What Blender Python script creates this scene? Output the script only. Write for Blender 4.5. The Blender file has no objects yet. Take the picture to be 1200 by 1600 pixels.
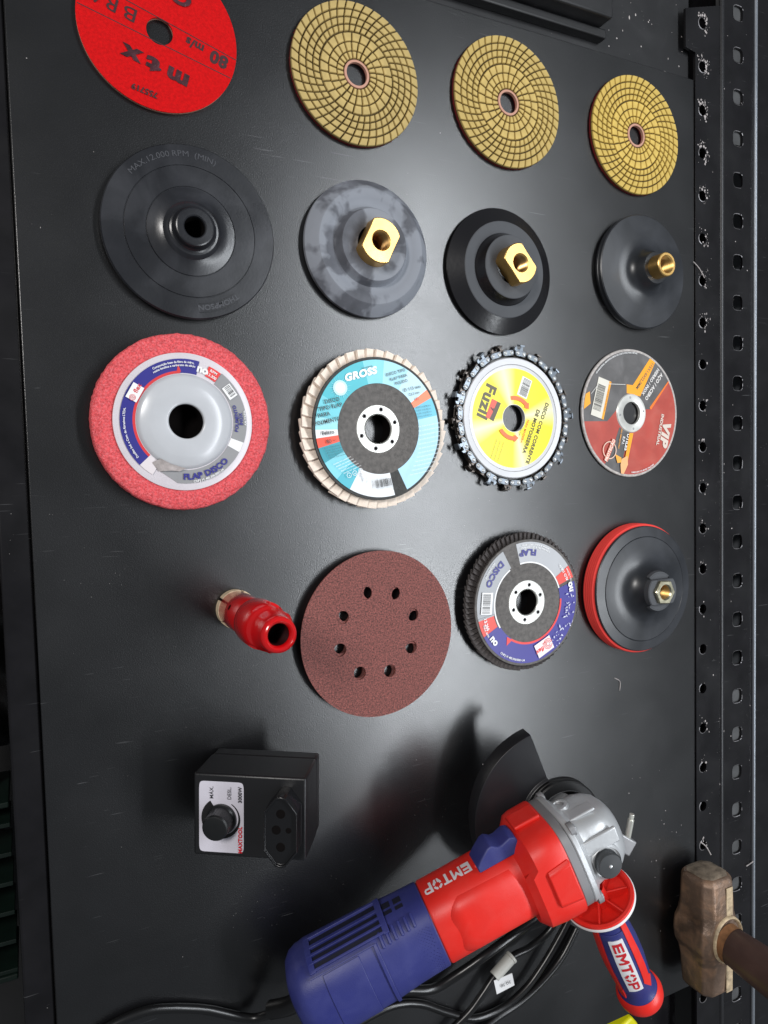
import bpy, math, random
from mathutils import Matrix, Vector
random.seed(7)
R = math.radians
S = 0.001                      # geometry is written in millimetres
scene = bpy.context.scene
col = scene.collection

# ------------------------------------------------------------------ camera
cam_d = bpy.data.cameras.new('camera')
cam = bpy.data.objects.new('camera', cam_d)
col.objects.link(cam)
cam_d.sensor_fit = 'HORIZONTAL'
cam_d.sensor_width = 36.0
cam_d.lens = 36.0 * 1142.0 / 1200.0
cam_d.clip_start = 0.01
cam_d.clip_end = 50.0
cam.matrix_world = Matrix((
    (0.89696197, 0.04686325, -0.43961695, 0.0),
    (-0.0251049, 0.99816066, 0.05518194, 0.0),
    (0.44139435, -0.03845956, 0.89648864, 0.476),
    (0, 0, 0, 1)))
scene.camera = cam

# ------------------------------------------------------------------ world (plain indoor ambient) and lamps
world = bpy.data.worlds.new("World")
scene.world = world
world.use_nodes = True
bg = world.node_tree.nodes['Background']
bg.inputs['Color'].default_value = (0.86, 0.93, 1.0, 1)
bg.inputs['Strength'].default_value = 0.15

def area(name, loc, target, size, size_y, power, colour):
    d = bpy.data.lights.new(name, 'AREA')
    d.shape = 'RECTANGLE'; d.size = size; d.size_y = size_y
    d.energy = power; d.color = colour
    o = bpy.data.objects.new(name, d); col.objects.link(o)
    o.location = loc
    o.rotation_euler = (Vector(target) - Vector(loc)).to_track_quat('-Z', 'Y').to_euler()
    return o
area('ceiling_lamp', (1.07, -0.02, 1.45), (0.28, -0.05, 0.0), 1.85, 0.20, 31, (0.91, 0.955, 1.0))
area('second_ceiling_lamp', (-1.1, 0.75, 1.5), (0.25, 0.0, 0.0), 0.5, 0.3, 25, (1.0, 0.97, 0.94))

scene.view_settings.view_transform = 'Standard'
scene.view_settings.look = 'None'
scene.view_settings.exposure = 0.0
scene.view_settings.gamma = 1.0

# ------------------------------------------------------------------ materials
def lin(c):
    c = c / 255.0
    return c / 12.92 if c <= 0.04045 else ((c + 0.055) / 1.055) ** 2.4
def rgb(r, g, b): return (lin(r), lin(g), lin(b), 1.0)

def mat(name, base, rough=0.5, metal=0.0, var=0.0, var_scale=60, bump=0.0, bump_scale=900,
        coat=0.0, spec=0.5, rough_var=0.0, dust=None, dust_scale=40, dust_amt=0.3, specks=0.0,
        trans=0.0, sss=0.0, voro=False, scratches=0.0, specks_scale=300, crisp=False):
    m = bpy.data.materials.new(name); m.use_nodes = True
    nt = m.node_tree; N = nt.nodes; L = nt.links
    p = N['Principled BSDF']
    p.inputs['Base Color'].default_value = base
    p.inputs['Roughness'].default_value = rough
    p.inputs['Metallic'].default_value = metal
    p.inputs['Specular IOR Level'].default_value = spec
    if coat: p.inputs['Coat Weight'].default_value = coat; p.inputs['Coat Roughness'].default_value = 0.08
    if trans: p.inputs['Transmission Weight'].default_value = trans
    if sss:
        p.inputs['Subsurface Weight'].default_value = sss
        p.inputs['Subsurface Radius'].default_value = (0.003, 0.003, 0.003)
    tc = N.new('ShaderNodeTexCoord')
    cur = None
    def noise(scale, detail=4, dist=0.0, vec=None):
        n = N.new('ShaderNodeTexNoise'); n.inputs['Scale'].default_value = scale
        n.inputs['Detail'].default_value = detail; n.inputs['Distortion'].default_value = dist
        L.new(vec if vec else tc.outputs['Object'], n.inputs['Vector']); return n
    def ramp(src, a, b, c0=(0, 0, 0, 1), c1=(1, 1, 1, 1)):
        r = N.new('ShaderNodeValToRGB'); r.color_ramp.elements[0].position = a; r.color_ramp.elements[1].position = b
        r.color_ramp.elements[0].color = c0; r.color_ramp.elements[1].color = c1
        L.new(src, r.inputs['Fac']); return r
    def mix(fac, a, b):
        x = N.new('ShaderNodeMix'); x.data_type = 'RGBA'
        if hasattr(fac, 'links'): L.new(fac, x.inputs[0])
        else: x.inputs[0].default_value = fac
        for v, i in ((a, 6), (b, 7)):
            if hasattr(v, 'links'): L.new(v, x.inputs[i])
            else: x.inputs[i].default_value = v
        return x.outputs[2]
    if var:
        n = noise(var_scale, 5)
        lo = tuple(c * (1 - var) for c in base[:3]) + (1,)
        hi = tuple(min(1, c * (1 + var)) for c in base[:3]) + (1,)
        cur = ramp(n.outputs['Fac'], 0.3, 0.7, lo, hi).outputs['Color']
    if dust:
        n = noise(dust_scale, 3 if crisp else 6, 0.3 if crisp else 0.6)
        f = ramp(n.outputs['Fac'], 0.46, 0.55) if crisp else ramp(n.outputs['Fac'], 0.45, 0.75)
        mm = N.new('ShaderNodeMath'); mm.operation = 'MULTIPLY'; mm.inputs[1].default_value = dust_amt
        L.new(f.outputs['Color'], mm.inputs[0])
        cur = mix(mm.outputs[0], cur or base, dust)
    if specks:
        v = N.new('ShaderNodeTexVoronoi'); v.inputs['Scale'].default_value = specks_scale
        L.new(tc.outputs['Object'], v.inputs['Vector'])
        f = ramp(v.outputs['Distance'], specks * 0.7, specks, (1, 1, 1, 1), (0, 0, 0, 1))
        n = noise(specks_scale / 25.0, 2); g = ramp(n.outputs['Fac'], 0.56, 0.60)
        mm = N.new('ShaderNodeMath'); mm.operation = 'MULTIPLY'
        L.new(f.outputs['Color'], mm.inputs[0]); L.new(g.outputs['Color'], mm.inputs[1])
        cur = mix(mm.outputs[0], cur or base, (0.22, 0.21, 0.2, 1))
    if scratches:
        for k, (ang, sc) in enumerate(((0.5, 9), (-0.9, 13), (1.9, 7))):
            mp = N.new('ShaderNodeMapping'); mp.inputs['Rotation'].default_value = (0, 0, ang)
            mp.inputs['Scale'].default_value = (sc * 3, sc * 90, sc); mp.inputs['Location'].default_value = (k * 3.1, k, 0)
            L.new(tc.outputs['Object'], mp.inputs['Vector'])
            n = noise(1.0, 1.5, 0.4, mp.outputs['Vector'])
            a = ramp(n.outputs['Fac'], 0.715, 0.74)
            n2 = noise(16 + 5 * k, 2); b = ramp(n2.outputs['Fac'], 0.56, 0.64)
            mm = N.new('ShaderNodeMath'); mm.operation = 'MULTIPLY'
            L.new(a.outputs['Color'], mm.inputs[0]); L.new(b.outputs['Color'], mm.inputs[1])
            m3 = N.new('ShaderNodeMath'); m3.operation = 'MULTIPLY'; m3.inputs[1].default_value = scratches
            L.new(mm.outputs[0], m3.inputs[0])
            cur = mix(m3.outputs[0], cur or base, (0.16, 0.16, 0.165, 1))
    if cur is not None: L.new(cur, p.inputs['Base Color'])
    if rough_var:
        n = noise(20, 4, 0.4)
        r = N.new('ShaderNodeMapRange'); r.inputs['From Min'].default_value = 0.3; r.inputs['From Max'].default_value = 0.7
        r.inputs['To Min'].default_value = rough - rough_var; r.inputs['To Max'].default_value = rough + rough_var
        L.new(n.outputs['Fac'], r.inputs['Value']); L.new(r.outputs['Result'], p.inputs['Roughness'])
    if bump:
        if voro:
            n = N.new('ShaderNodeTexVoronoi'); n.inputs['Scale'].default_value = bump_scale
            L.new(tc.outputs['Object'], n.inputs['Vector']); src = n.outputs['Distance']
        else:
            n = noise(bump_scale, 3); src = n.outputs['Fac']
        b = N.new('ShaderNodeBump'); b.inputs['Strength'].default_value = bump
        b.inputs['Distance'].default_value = 0.0006
        L.new(src, b.inputs['Height']); L.new(b.outputs['Normal'], p.inputs['Normal'])
    return m

M = {}
M['panel'] = mat('black_textured_laminate', (0.0035, 0.0035, 0.0042, 1), 0.29, bump=0.15, bump_scale=1150, rough_var=0.016,
                 var=0.3, var_scale=22, specks=0.05, specks_scale=230, scratches=0.3, spec=0.9, dust=(0.013, 0.013, 0.014, 1), dust_scale=9, dust_amt=0.5)
M['steel_black'] = mat('black_painted_steel', (0.0045, 0.004, 0.005, 1), 0.28, rough_var=0.06, specks=0.07, specks_scale=260, scratches=0.3, var=0.3)
M['steel_dust'] = mat('dusty_black_steel', (0.008, 0.008, 0.009, 1), 0.4, dust=(0.1, 0.1, 0.105, 1), dust_scale=22, dust_amt=0.14, specks=0.08, specks_scale=240, scratches=0.3)
M['dark'] = mat('dark_plastic', (0.005, 0.005, 0.006, 1), 0.5, var=0.3)
M['floor'] = mat('dark_floor', (0.006, 0.006, 0.0065, 1), 0.7, var=0.6, var_scale=12)
M['lowgrey'] = mat('grey_board', (0.05, 0.051, 0.053, 1), 0.7, var=0.3)
M['fleck'] = mat('bare_metal_chip', rgb(165, 158, 156), 0.6, var=0.3, var_scale=400)
M['rust'] = mat('pinkish_chip', rgb(140, 108, 98), 0.7, var=0.3, var_scale=400)
M['rubber'] = mat('grey_black_rubber', rgb(30, 31, 35), 0.30, var=0.14, var_scale=45, dust=rgb(84, 85, 90), dust_scale=35, dust_amt=0.3, bump=0.06, bump_scale=700, rough_var=0.07)
M['rubber_dusty'] = mat('dusty_rubber', rgb(88, 90, 97), 0.7, var=0.35, var_scale=60, dust=rgb(136, 140, 148), dust_scale=48, dust_amt=0.8, crisp=True, bump=0.12, bump_scale=500)
M['rubber_mat'] = mat('matt_charcoal_rubber', rgb(68, 70, 74), 0.7, var=0.08, var_scale=50, bump=0.05)
M['rubber_gloss'] = mat('turned_black_rubber', rgb(19, 18, 21), 0.26, spec=0.7, bump=0.1, bump_scale=300)
M['rubber_soft'] = mat('soft_black_rubber', rgb(35, 37, 41), 0.35, var=0.1, dust=rgb(78, 80, 86), dust_scale=30, dust_amt=0.3, rough_var=.06)
M['brass'] = mat('brass', (0.70, 0.44, 0.15, 1), 0.38, 0.95, rough_var=0.07, bump=0.12, bump_scale=180)
M['brass_dark'] = mat('aged_brass', (0.5, 0.3, 0.12, 1), 0.3, 1.0, var=0.3, var_scale=200)
M['zinc'] = mat('yellow_zinc_nut', (0.62, 0.58, 0.42, 1), 0.3, 1.0, var=0.35, var_scale=250)
M['resin'] = mat('diamond_resin_block', rgb(182, 158, 98), 0.7, var=0.14, var_scale=150, bump=0.1, bump_scale=1500)
M['resin_base'] = mat('shaded_resin_groove', rgb(78, 62, 22), 0.8, var=0.1)  # darker than the blocks: shade between them is put into the colour
M['pinkring'] = mat('pale_pink_backing', rgb(190, 142, 122), 0.7)
M['velcro'] = mat('dark_red_velcro', rgb(120, 14, 22), 0.95, bump=0.9, bump_scale=900)
M['felt_red'] = mat('red_loop_felt', rgb(194, 8, 12), 0.9, var=0.16, var_scale=600, bump=0.7, bump_scale=1500, spec=0.2)
M['print_dark'] = mat('dark_print', rgb(52, 16, 22), 0.6, var=0.4, var_scale=300)
M['print_shine'] = mat('thick_black_print', rgb(70, 40, 46), 0.25, var=0.5, var_scale=160, bump=0.6, bump_scale=400)
M['nonwoven'] = mat('red_nonwoven_abrasive', rgb(208, 80, 84), 0.9, var=0.35, var_scale=800, bump=1.0, bump_scale=1000, spec=0.15, dust=rgb(236, 132, 138), dust_scale=900, dust_amt=0.7)
M['milky'] = mat('milky_plastic', rgb(206, 200, 205), 0.32, var=0.04, sss=0.3)
M['bluegrey'] = mat('pale_grey_plastic', rgb(188, 190, 194), 0.26, var=0.03, sss=0.2)
M['hole'] = mat('dark_bore', (0.004, 0.003, 0.003, 1), 0.9, spec=0.08)
M['fibre'] = mat('fibreglass_mesh', rgb(88, 84, 81), 0.6, var=0.3, var_scale=300, bump=0.6, bump_scale=700)
M['fibre_dark'] = mat('black_fibre_plate', rgb(48, 48, 46), 0.6, var=0.35, var_scale=400, bump=0.6, bump_scale=900)
M['tin'] = mat('worn_tin_ring', rgb(205, 205, 200), 0.35, 0.3, var=0.15, var_scale=120)
M['raised_rubber'] = mat('raised_rubber_lettering', rgb(62, 63, 68), 0.5)  # lighter than the disc: light on the raised letters is put into the colour
M['clamp'] = mat('black_clamp_ring', rgb(14, 14, 15), 0.45, spec=.3)
M['felt_flap'] = mat('cream_felt', rgb(238, 224, 210), 0.9, var=0.08, var_scale=200, bump=0.4, bump_scale=900, spec=0.2)
M['grit_flap'] = mat('grey_abrasive_flap', rgb(74, 69, 68), 0.8, var=0.45, var_scale=900, bump=0.7, bump_scale=1600)
M['silver'] = mat('bright_silver_plate', rgb(178, 178, 180), 0.35, 0.25, var=0.06, var_scale=40)
M['chain'] = mat('blued_steel_link', rgb(112, 119, 127), 0.3, 0.75, var=0.25, var_scale=150)
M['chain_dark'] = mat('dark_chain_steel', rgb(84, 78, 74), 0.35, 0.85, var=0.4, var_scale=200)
M['rivet'] = mat('steel_rivet', rgb(225, 228, 230), 0.25, 0.6)
M['sand'] = mat('maroon_sandpaper', rgb(120, 66, 60), 0.7, var=0.75, var_scale=900, bump=0.9, bump_scale=1500, spec=0.6)
M['sand_edge'] = mat('sandpaper_backing', rgb(130, 88, 84), 0.9, var=0.2)
M['foam_red'] = mat('red_foam', rgb(240, 72, 66), 0.75, var=0.04, bump=0.1, bump_scale=500, spec=0.3)
M['red_gloss'] = mat('glossy_red_enamel', rgb(200, 12, 18), 0.16, coat=0.5, var=0.05, spec=0.6)
M['tan'] = mat('sintered_tan_ring', rgb(206, 186, 156), 0.7, var=0.2, var_scale=300, bump=0.3)
M['box'] = mat('black_abs_box', rgb(22, 22, 24), 0.38, bump=0.15, bump_scale=1200)
M['knob'] = mat('black_knob', rgb(20, 21, 22), 0.35)
M['red_plastic'] = mat('red_abs_plastic', rgb(222, 38, 28), 0.42, bump=0.14, bump_scale=1400, var=0.04, dust=rgb(226, 84, 76), dust_scale=70, dust_amt=.2, rough_var=.06)
M['red_dark'] = mat('red_plastic_seam', rgb(120, 10, 12), 0.5)
M['blue_plastic'] = mat('blue_abs_plastic', rgb(44, 49, 112), 0.45, bump=0.18, bump_scale=1500, var=0.05, dust=rgb(84, 88, 140), dust_scale=60, dust_amt=.22, rough_var=.06)
M['slot'] = mat('vent_painted_shade', rgb(10, 12, 34), 0.7)  # near-black blue, the shade inside the vents as a colour
M['alu'] = mat('cast_aluminium', rgb(190, 192, 194), 0.4, 0.4, bump=0.12, bump_scale=500, var=0.05, var_scale=60)
M['alu_dark'] = mat('dark_cast_aluminium', rgb(150, 150, 152), 0.42, 0.5, var=.06)
M['guard'] = mat('black_guard_steel', rgb(30, 30, 33), 0.34, bump=0.05)
M['grip_white'] = mat('white_plastic', rgb(225, 225, 226), 0.4)
M['cable'] = mat('black_rubber_cable', rgb(18, 18, 19), 0.3, bump=0.1, bump_scale=200)
M['tagc'] = mat('pale_grey_clip', rgb(180, 180, 174), 0.45)
M['hammer'] = mat('rusty_forged_steel', rgb(112, 92, 78), 0.42, 0.4, var=0.4, var_scale=38, dust=rgb(184, 142, 110), dust_scale=64, dust_amt=0.65, bump=0.95, bump_scale=230, rough_var=.12, scratches=.6, specks=.12, specks_scale=340)
M['hammer_worn'] = mat('worn_hammer_face', rgb(140, 126, 110), 0.55, 0.4, var=0.5, var_scale=110, bump=1.0, bump_scale=220)
M['hammer_stamp'] = mat('pale_stamped_patch', rgb(176, 156, 126), 0.6, var=0.4, var_scale=200, bump=0.7, bump_scale=300)
M['wood'] = mat('dark_stained_handle', rgb(80, 60, 54), 0.42, var=0.3, var_scale=30, scratches=0.8)
M['worn_wood'] = mat('bare_wood', rgb(134, 94, 62), 0.6, var=0.25, var_scale=200)
M['yellow_item'] = mat('yellow_plastic', rgb(226, 222, 20), 0.4)
M['green'] = mat('green_crate_plastic', rgb(8, 26, 20), 0.5, var=0.25)
M['cloth'] = mat('dark_brown_cloth', rgb(46, 34, 33), 0.9, var=0.5, var_scale=25, bump=0.8, bump_scale=40)
M['bluepl'] = mat('dull_blue_plastic', rgb(32, 60, 84), 0.5)
M['clearbag'] = mat('grey_polythene', rgb(34, 32, 32), 0.25, var=0.5, var_scale=60, bump=1.0, bump_scale=60)

_flat = {}
def ink(r, g, b, rough=0.42, var=0.04):
    k = (r, g, b, rough)
    if k not in _flat:
        _flat[k] = mat('print_%s' % ['red', 'green', 'blue'][[r, g, b].index(max(r, g, b))], rgb(r, g, b), rough, var=var, var_scale=80)
    return _flat[k]
WHITE = (232, 232, 232); BLACK = (24, 22, 22); NAVY = (38, 36, 128)

# ------------------------------------------------------------------ mesh builder
class MB:
    def __init__(self): self.v = []; self.f = []; self.mi = []; self.mats = []
    def slot(self, m):
        if m not in self.mats: self.mats.append(m)
        return self.mats.index(m)
    def add(self, verts, faces, m=None):
        b = len(self.v); self.v += [tuple(x) for x in verts]
        s = self.slot(m) if m else 0
        for f in faces: self.f.append(tuple(i + b for i in f)); self.mi.append(s)
        return self
    def box(self, x0, x1, y0, y1, z0, z1, m=None, T=None):
        v = [(x, y, z) for z in (z0, z1) for y in (y0, y1) for x in (x0, x1)]
        if T: v = [tuple(T @ Vector(p)) for p in v]
        return self.add(v, [(0, 2, 3, 1), (4, 5, 7, 6), (0, 1, 5, 4), (2, 6, 7, 3), (0, 4, 6, 2), (1, 3, 7, 5)], m)
    def lathe(self, prof, n=64, closed=False, m=None, T=None, a0=0.0, a1=360.0):
        full = abs(a1 - a0) >= 360
        k = n if full else n + 1
        v = []
        for r, z in prof:
            for i in range(k):
                a = R(a0 + (a1 - a0) * i / n); v.append((r * math.cos(a), r * math.sin(a), z))
        if T: v = [tuple(T @ Vector(p)) for p in v]
        f = []; P = len(prof)
        for j in range(P if closed else P - 1):
            j2 = (j + 1) % P
            for i in range(n):
                i2 = (i + 1) % k
                f.append((j * k + i, j * k + i2, j2 * k + i2, j2 * k + i))
        if not full and closed:
            f.append(tuple(j * k for j in range(P))); f.append(tuple(j * k + n for j in reversed(range(P))))
        return self.add(v, f, m)
    def cyl(self, p0, p1, r0, r1=None, n=24, m=None, cap=True):
        r1 = r0 if r1 is None else r1
        p0 = Vector(p0); p1 = Vector(p1); T = Matrix.Translation(p0) @ (p1 - p0).to_track_quat('Z', 'Y').to_matrix().to_4x4()
        h = (p1 - p0).length
        v = [tuple(T @ Vector((r * math.cos(2 * math.pi * i / n), r * math.sin(2 * math.pi * i / n), z))) for r, z in ((r0, 0), (r1, h)) for i in range(n)]
        f = [(i, (i + 1) % n, n + (i + 1) % n, n + i) for i in range(n)]
        if cap: f += [tuple(reversed(range(n))), tuple(range(n, 2 * n))]
        return self.add(v, f, m)
    def prism(self, poly, z0, z1, m=None, T=None):
        n = len(poly); v = [(x, y, z0) for x, y in poly] + [(x, y, z1) for x, y in poly]
        if T: v = [tuple(T @ Vector(p)) for p in v]
        return self.add(v, [(i, (i + 1) % n, n + (i + 1) % n, n + i) for i in range(n)] + [tuple(reversed(range(n))), tuple(range(n, 2 * n))], m)
    def tube(self, pts, r, n=10, m=None, closed=False):
        P = catmull(pts); up = Vector((0, 0, 1)); v = []
        for i, p in enumerate(P):
            t = (P[min(i + 1, len(P) - 1)] - P[max(i - 1, 0)]).normalized()
            s = t.cross(up); s = s.normalized() if s.length > 1e-4 else Vector((1, 0, 0)); w = s.cross(t)
            for k in range(n):
                a = 2 * math.pi * k / n; v.append(tuple(p + s * math.cos(a) * r + w * math.sin(a) * r))
        f = [(i * n + k, i * n + (k + 1) % n, (i + 1) * n + (k + 1) % n, (i + 1) * n + k) for i in range(len(P) - 1) for k in range(n)]
        f += [tuple(reversed(range(n))), tuple((len(P) - 1) * n + k for k in range(n))]
        return self.add(v, f, m)
    def loft(self, rings, m=None, caps=True):
        n = len(rings[0]); v = [p for r in rings for p in r]
        f = [(j * n + i, j * n + (i + 1) % n, (j + 1) * n + (i + 1) % n, (j + 1) * n + i) for j in range(len(rings) - 1) for i in range(n)]
        if caps: f += [tuple(reversed(range(n))), tuple((len(rings) - 1) * n + i for i in range(n))]
        return self.add(v, f, m)
    def build(self, name, m=None, parent=None, loc=(0, 0, 0), rotz=0.0, sharp=35, bevel=0.0, kind=None, label=None):
        me = bpy.data.meshes.new(name)
        me.from_pydata([(x * S, y * S, z * S) for x, y, z in self.v], [], self.f)
        if m: me.materials.append(m)
        else:
            for k in self.mats: me.materials.append(k)
            for p, i in zip(me.polygons, self.mi): p.material_index = i
        import bmesh
        bm = bmesh.new(); bm.from_mesh(me); bmesh.ops.recalc_face_normals(bm, faces=bm.faces); bm.to_mesh(me); bm.free()
        me.shade_smooth(); me.set_sharp_from_angle(angle=R(sharp))
        o = bpy.data.objects.new(name, me); col.objects.link(o)
        o.location = Vector(loc) * S; o.rotation_euler = (0, 0, rotz)
        if parent: o.parent = parent
        if bevel:
            b = o.modifiers.new('bevel', 'BEVEL'); b.width = bevel * S; b.segments = 3; b.limit_method = 'ANGLE'; b.angle_limit = R(35)
        if kind: o['kind'] = kind
        if label: o['label'] = label
        return o

def catmull(pts, k=8):
    P = [Vector(p) for p in pts]; out = []
    for i in range(len(P) - 1):
        a = P[max(i - 1, 0)]; b = P[i]; c = P[i + 1]; d = P[min(i + 2, len(P) - 1)]
        for j in range(k):
            t = j / k
            out.append(0.5 * ((2 * b) + (c - a) * t + (2 * a - 5 * b + 4 * c - d) * t * t + (3 * b - a - 3 * c + d) * t ** 3))
    out.append(P[-1]); return out

def inst(src, parent, loc=(0, 0, 0), rotz=0.0):
    o = src.copy(); col.objects.link(o); o.parent = parent
    o.location = Vector(loc) * S; o.rotation_euler = (0, 0, rotz); return o

def thing(name, label, cat, loc=(0, 0, 0), group=None):
    o = bpy.data.objects.new(name, None); col.objects.link(o); o.empty_display_size = 0.01
    o.location = Vector(loc) * S; o['label'] = label; o['category'] = cat
    if group: o['group'] = group
    return o

# ------------------------------------------------------------------ flat print: coloured shapes and lettering
_gl = {}
def glyphs(s, bold=0.0):
    k = (s, bold)
    if k in _gl: return _gl[k]
    c = bpy.data.curves.new('t', 'FONT'); c.body = s; c.size = 1.0; c.offset = bold; c.resolution_u = 3; c.space_character = 1.0 + 1.6 * bold
    o = bpy.data.objects.new('t', c); me = o.to_mesh()
    v = [(q.co.x, q.co.y) for q in me.vertices]; f = [tuple(p.vertices) for p in me.polygons]
    o.to_mesh_clear(); bpy.data.objects.remove(o); bpy.data.curves.remove(c)
    _gl[k] = (v, f); return _gl[k]
def width(s, bold=0.0):
    v, _ = glyphs(s, bold); return (max(p[0] for p in v) - min(p[0] for p in v)) if v else 0.25
_adv = {}
def adv(ch):
    if ch not in _adv: _adv[ch] = width('I' + ch + 'I') - width('II')
    return _adv[ch]

def split(verts, faces, lim):
    out = []; st = []
    for f in faces:
        for i in range(1, len(f) - 1): st.append((verts[f[0]], verts[f[i]], verts[f[i + 1]]))
    while st:
        a, b, c = st.pop(); e = [math.dist(a, b), math.dist(b, c), math.dist(c, a)]; m = max(e)
        if m <= lim: out.append((a, b, c)); continue
        while e[0] != m: a, b, c = b, c, a; e = e[1:] + e[:1]
        q = ((a[0] + b[0]) / 2, (a[1] + b[1]) / 2); st += [(a, q, c), (q, b, c)]
    v = [p for t in out for p in t]
    return v, [(3 * i, 3 * i + 1, 3 * i + 2) for i in range(len(out))]

def block_word(P, word, x, y, h, w, c, gap=.16, shear=.0):
    """heavy square lettering built from rectangles; x runs along the word, centred"""
    L = {'E': [[(0, 0), (.3, 0), (.3, 1), (0, 1)], [(.3, 0), (1, 0), (1, .22), (.3, .22)], [(.3, .39), (.95, .39), (.95, .61), (.3, .61)], [(.3, .78), (1, .78), (1, 1), (.3, 1)]],
         'M': [[(0, 0), (.25, 0), (.25, 1), (0, 1)], [(.95, 0), (1.2, 0), (1.2, 1), (.95, 1)], [(.25, 1), (.25, .62), (.6, .22), (.6, .6)], [(.95, 1), (.6, .6), (.6, .22), (.95, .62)]],
         'T': [[(0, .77), (1, .77), (1, 1), (0, 1)], [(.36, 0), (.66, 0), (.66, .77), (.36, .77)]],
         'O': [[(.25, 0), (.43, 0), (.43, .26), (.25, .3), (0, .25)][:4], [(.57, 0), (.75, 0), (.75, .3), (.57, .26)], [(.25, 1), (.43, 1), (.43, .74), (.25, .7)], [(.57, 1), (.75, 1), (.75, .7), (.57, .74)],
               [(0, .25), (.25, 0), (.25, .43), (0, .43)], [(0, .75), (.25, 1), (.25, .57), (0, .57)], [(1, .25), (.75, 0), (.75, .43), (1, .43)], [(1, .75), (.75, 1), (.75, .57), (1, .57)]],
         'P': [[(0, 0), (.3, 0), (.3, 1), (0, 1)], [(.3, .78), (.8, .78), (.8, 1), (.3, 1)], [(.3, .34), (.8, .34), (.8, .54), (.3, .54)], [(.8, .34), (1, .5), (1, .84), (.8, 1)], ]}
    tot = sum((1.2 if k == 'M' else 1) for k in word) + gap * (len(word) - 1); u = -tot / 2; first = True
    for k in word:
        for poly in L[k]:
            P.put([(x + (u + a + (b - .5) * shear) * w, y + (b - .5) * h) for a, b in poly], [tuple(range(len(poly)))], c, same=not first); first = False
        u += (1.2 if k == 'M' else 1) + gap

class Print:
    """flat coloured pieces laid one above the other, mapped onto a surface by fn(x, y, lift)"""
    def __init__(self, z=0.0, fn=None, step=0.05, sub=0):
        self.mb = MB(); self.k = 0; self.step = step; self.sub = sub
        self.fn = fn or (lambda x, y, h: (x, y, z + h))
    def put(self, verts, faces, c, same=False):
        if not same: self.k += 1
        h = self.step * self.k
        m = c if not isinstance(c, tuple) else ink(*c)
        if self.sub: verts, faces = split(verts, faces, self.sub)
        self.mb.add([self.fn(x, y, h) for x, y in verts], faces, m)
    def poly(self, pts, c): self.put(pts, [tuple(range(len(pts)))], c)
    def sector(self, r0, r1, a0, a1, c, n=None):
        n = n or max(2, int(abs(a1 - a0) / 4))
        v = []
        for i in range(n + 1):
            a = R(a0 + (a1 - a0) * i / n); v += [(r0 * math.cos(a), r0 * math.sin(a)), (r1 * math.cos(a), r1 * math.sin(a))]
        self.put(v, [(2 * i, 2 * i + 1, 2 * i + 3, 2 * i + 2) for i in range(n)], c)
    def text(self, s, x, y, ang, h, c, bold=0.0, sx=1.0, shear=0.0, centre=True, gap=0.0):
        """h = capital height"""
        v, f = glyphs(s, bold)
        if not v: return
        k = h / 0.69; x0 = min(p[0] for p in v); x1 = max(p[0] for p in v)
        ox = (x0 + x1) / 2 if centre else x0
        ca, sa = math.cos(R(ang)), math.sin(R(ang)); out = []
        for px, py in v:
            u = ((px - ox) * sx + (py - 0.34) * shear) * k; w = (py - 0.345) * k
            out.append((x + u * ca - w * sa, y + u * sa + w * ca))
        self.put(out, f, c)
    def arctext(self, s, r, a, h, c, bold=0.0, inward=False, sx=1.0, cx=0, cy=0):
        k = h / 0.69; tot = sum(adv(ch) for ch in s) * k * sx; cur = -tot / 2; self.k += 1
        for ch in s:
            w = adv(ch) * k * sx
            if ch != ' ':
                m = cur + w / 2
                th = R(a) + m / r if inward else R(a) - m / r
                d = th + math.pi / 2 if inward else th - math.pi / 2
                v, f = glyphs(ch, bold); x0 = min(p[0] for p in v); x1 = max(p[0] for p in v); ox = (x0 + x1) / 2
                out = []
                for px, py in v:
                    u = (px - ox) * k * sx; q = (py - 0.345) * k
                    out.append((cx + r * math.cos(th) + u * math.cos(d) - q * math.sin(d), cy + r * math.sin(th) + u * math.sin(d) + q * math.cos(d)))
                self.put(out, f, c, same=True)
            cur += w
    def rect(self, x, y, ang, w, h, c):
        ca, sa = math.cos(R(ang)), math.sin(R(ang))
        self.poly([(x + a * ca - b * sa, y + a * sa + b * ca) for a, b in ((-w / 2, -h / 2), (w / 2, -h / 2), (w / 2, h / 2), (-w / 2, h / 2))], c)
    def barcode(self, x, y, ang, w, h, bg=WHITE, pad=1.0, digits=True):
        if bg: self.rect(x, y, ang, w + 2 * pad, h + 2 * pad, bg)
        ca, sa = math.cos(R(ang)), math.sin(R(ang)); rnd = random.Random(5); u = -w / 2; v = []; f = []
        while u < w / 2 - 0.4:
            b = rnd.choice((0.18, 0.28, 0.4, 0.55)); lo = -h / 2 + (0.9 if digits else 0); i = len(v)
            v += [(x + p * ca - q * sa, y + p * sa + q * ca) for p, q in ((u, lo), (u + b, lo), (u + b, h / 2), (u, h / 2))]
            f.append((i, i + 1, i + 2, i + 3)); u += b + rnd.choice((0.2, 0.3, 0.45))
        self.put(v, f, BLACK)
    def finelines(self, x, y, ang, w, rows, pitch, h, c, words):
        for i in range(rows):
            self.text(words[i % len(words)], x + math.sin(R(ang)) * pitch * i, y - math.cos(R(ang)) * pitch * i, ang, h, c, centre=False)
    def build(self, name, parent, **kw): return self.mb.build(name, None, parent, sharp=80, **kw)

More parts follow.
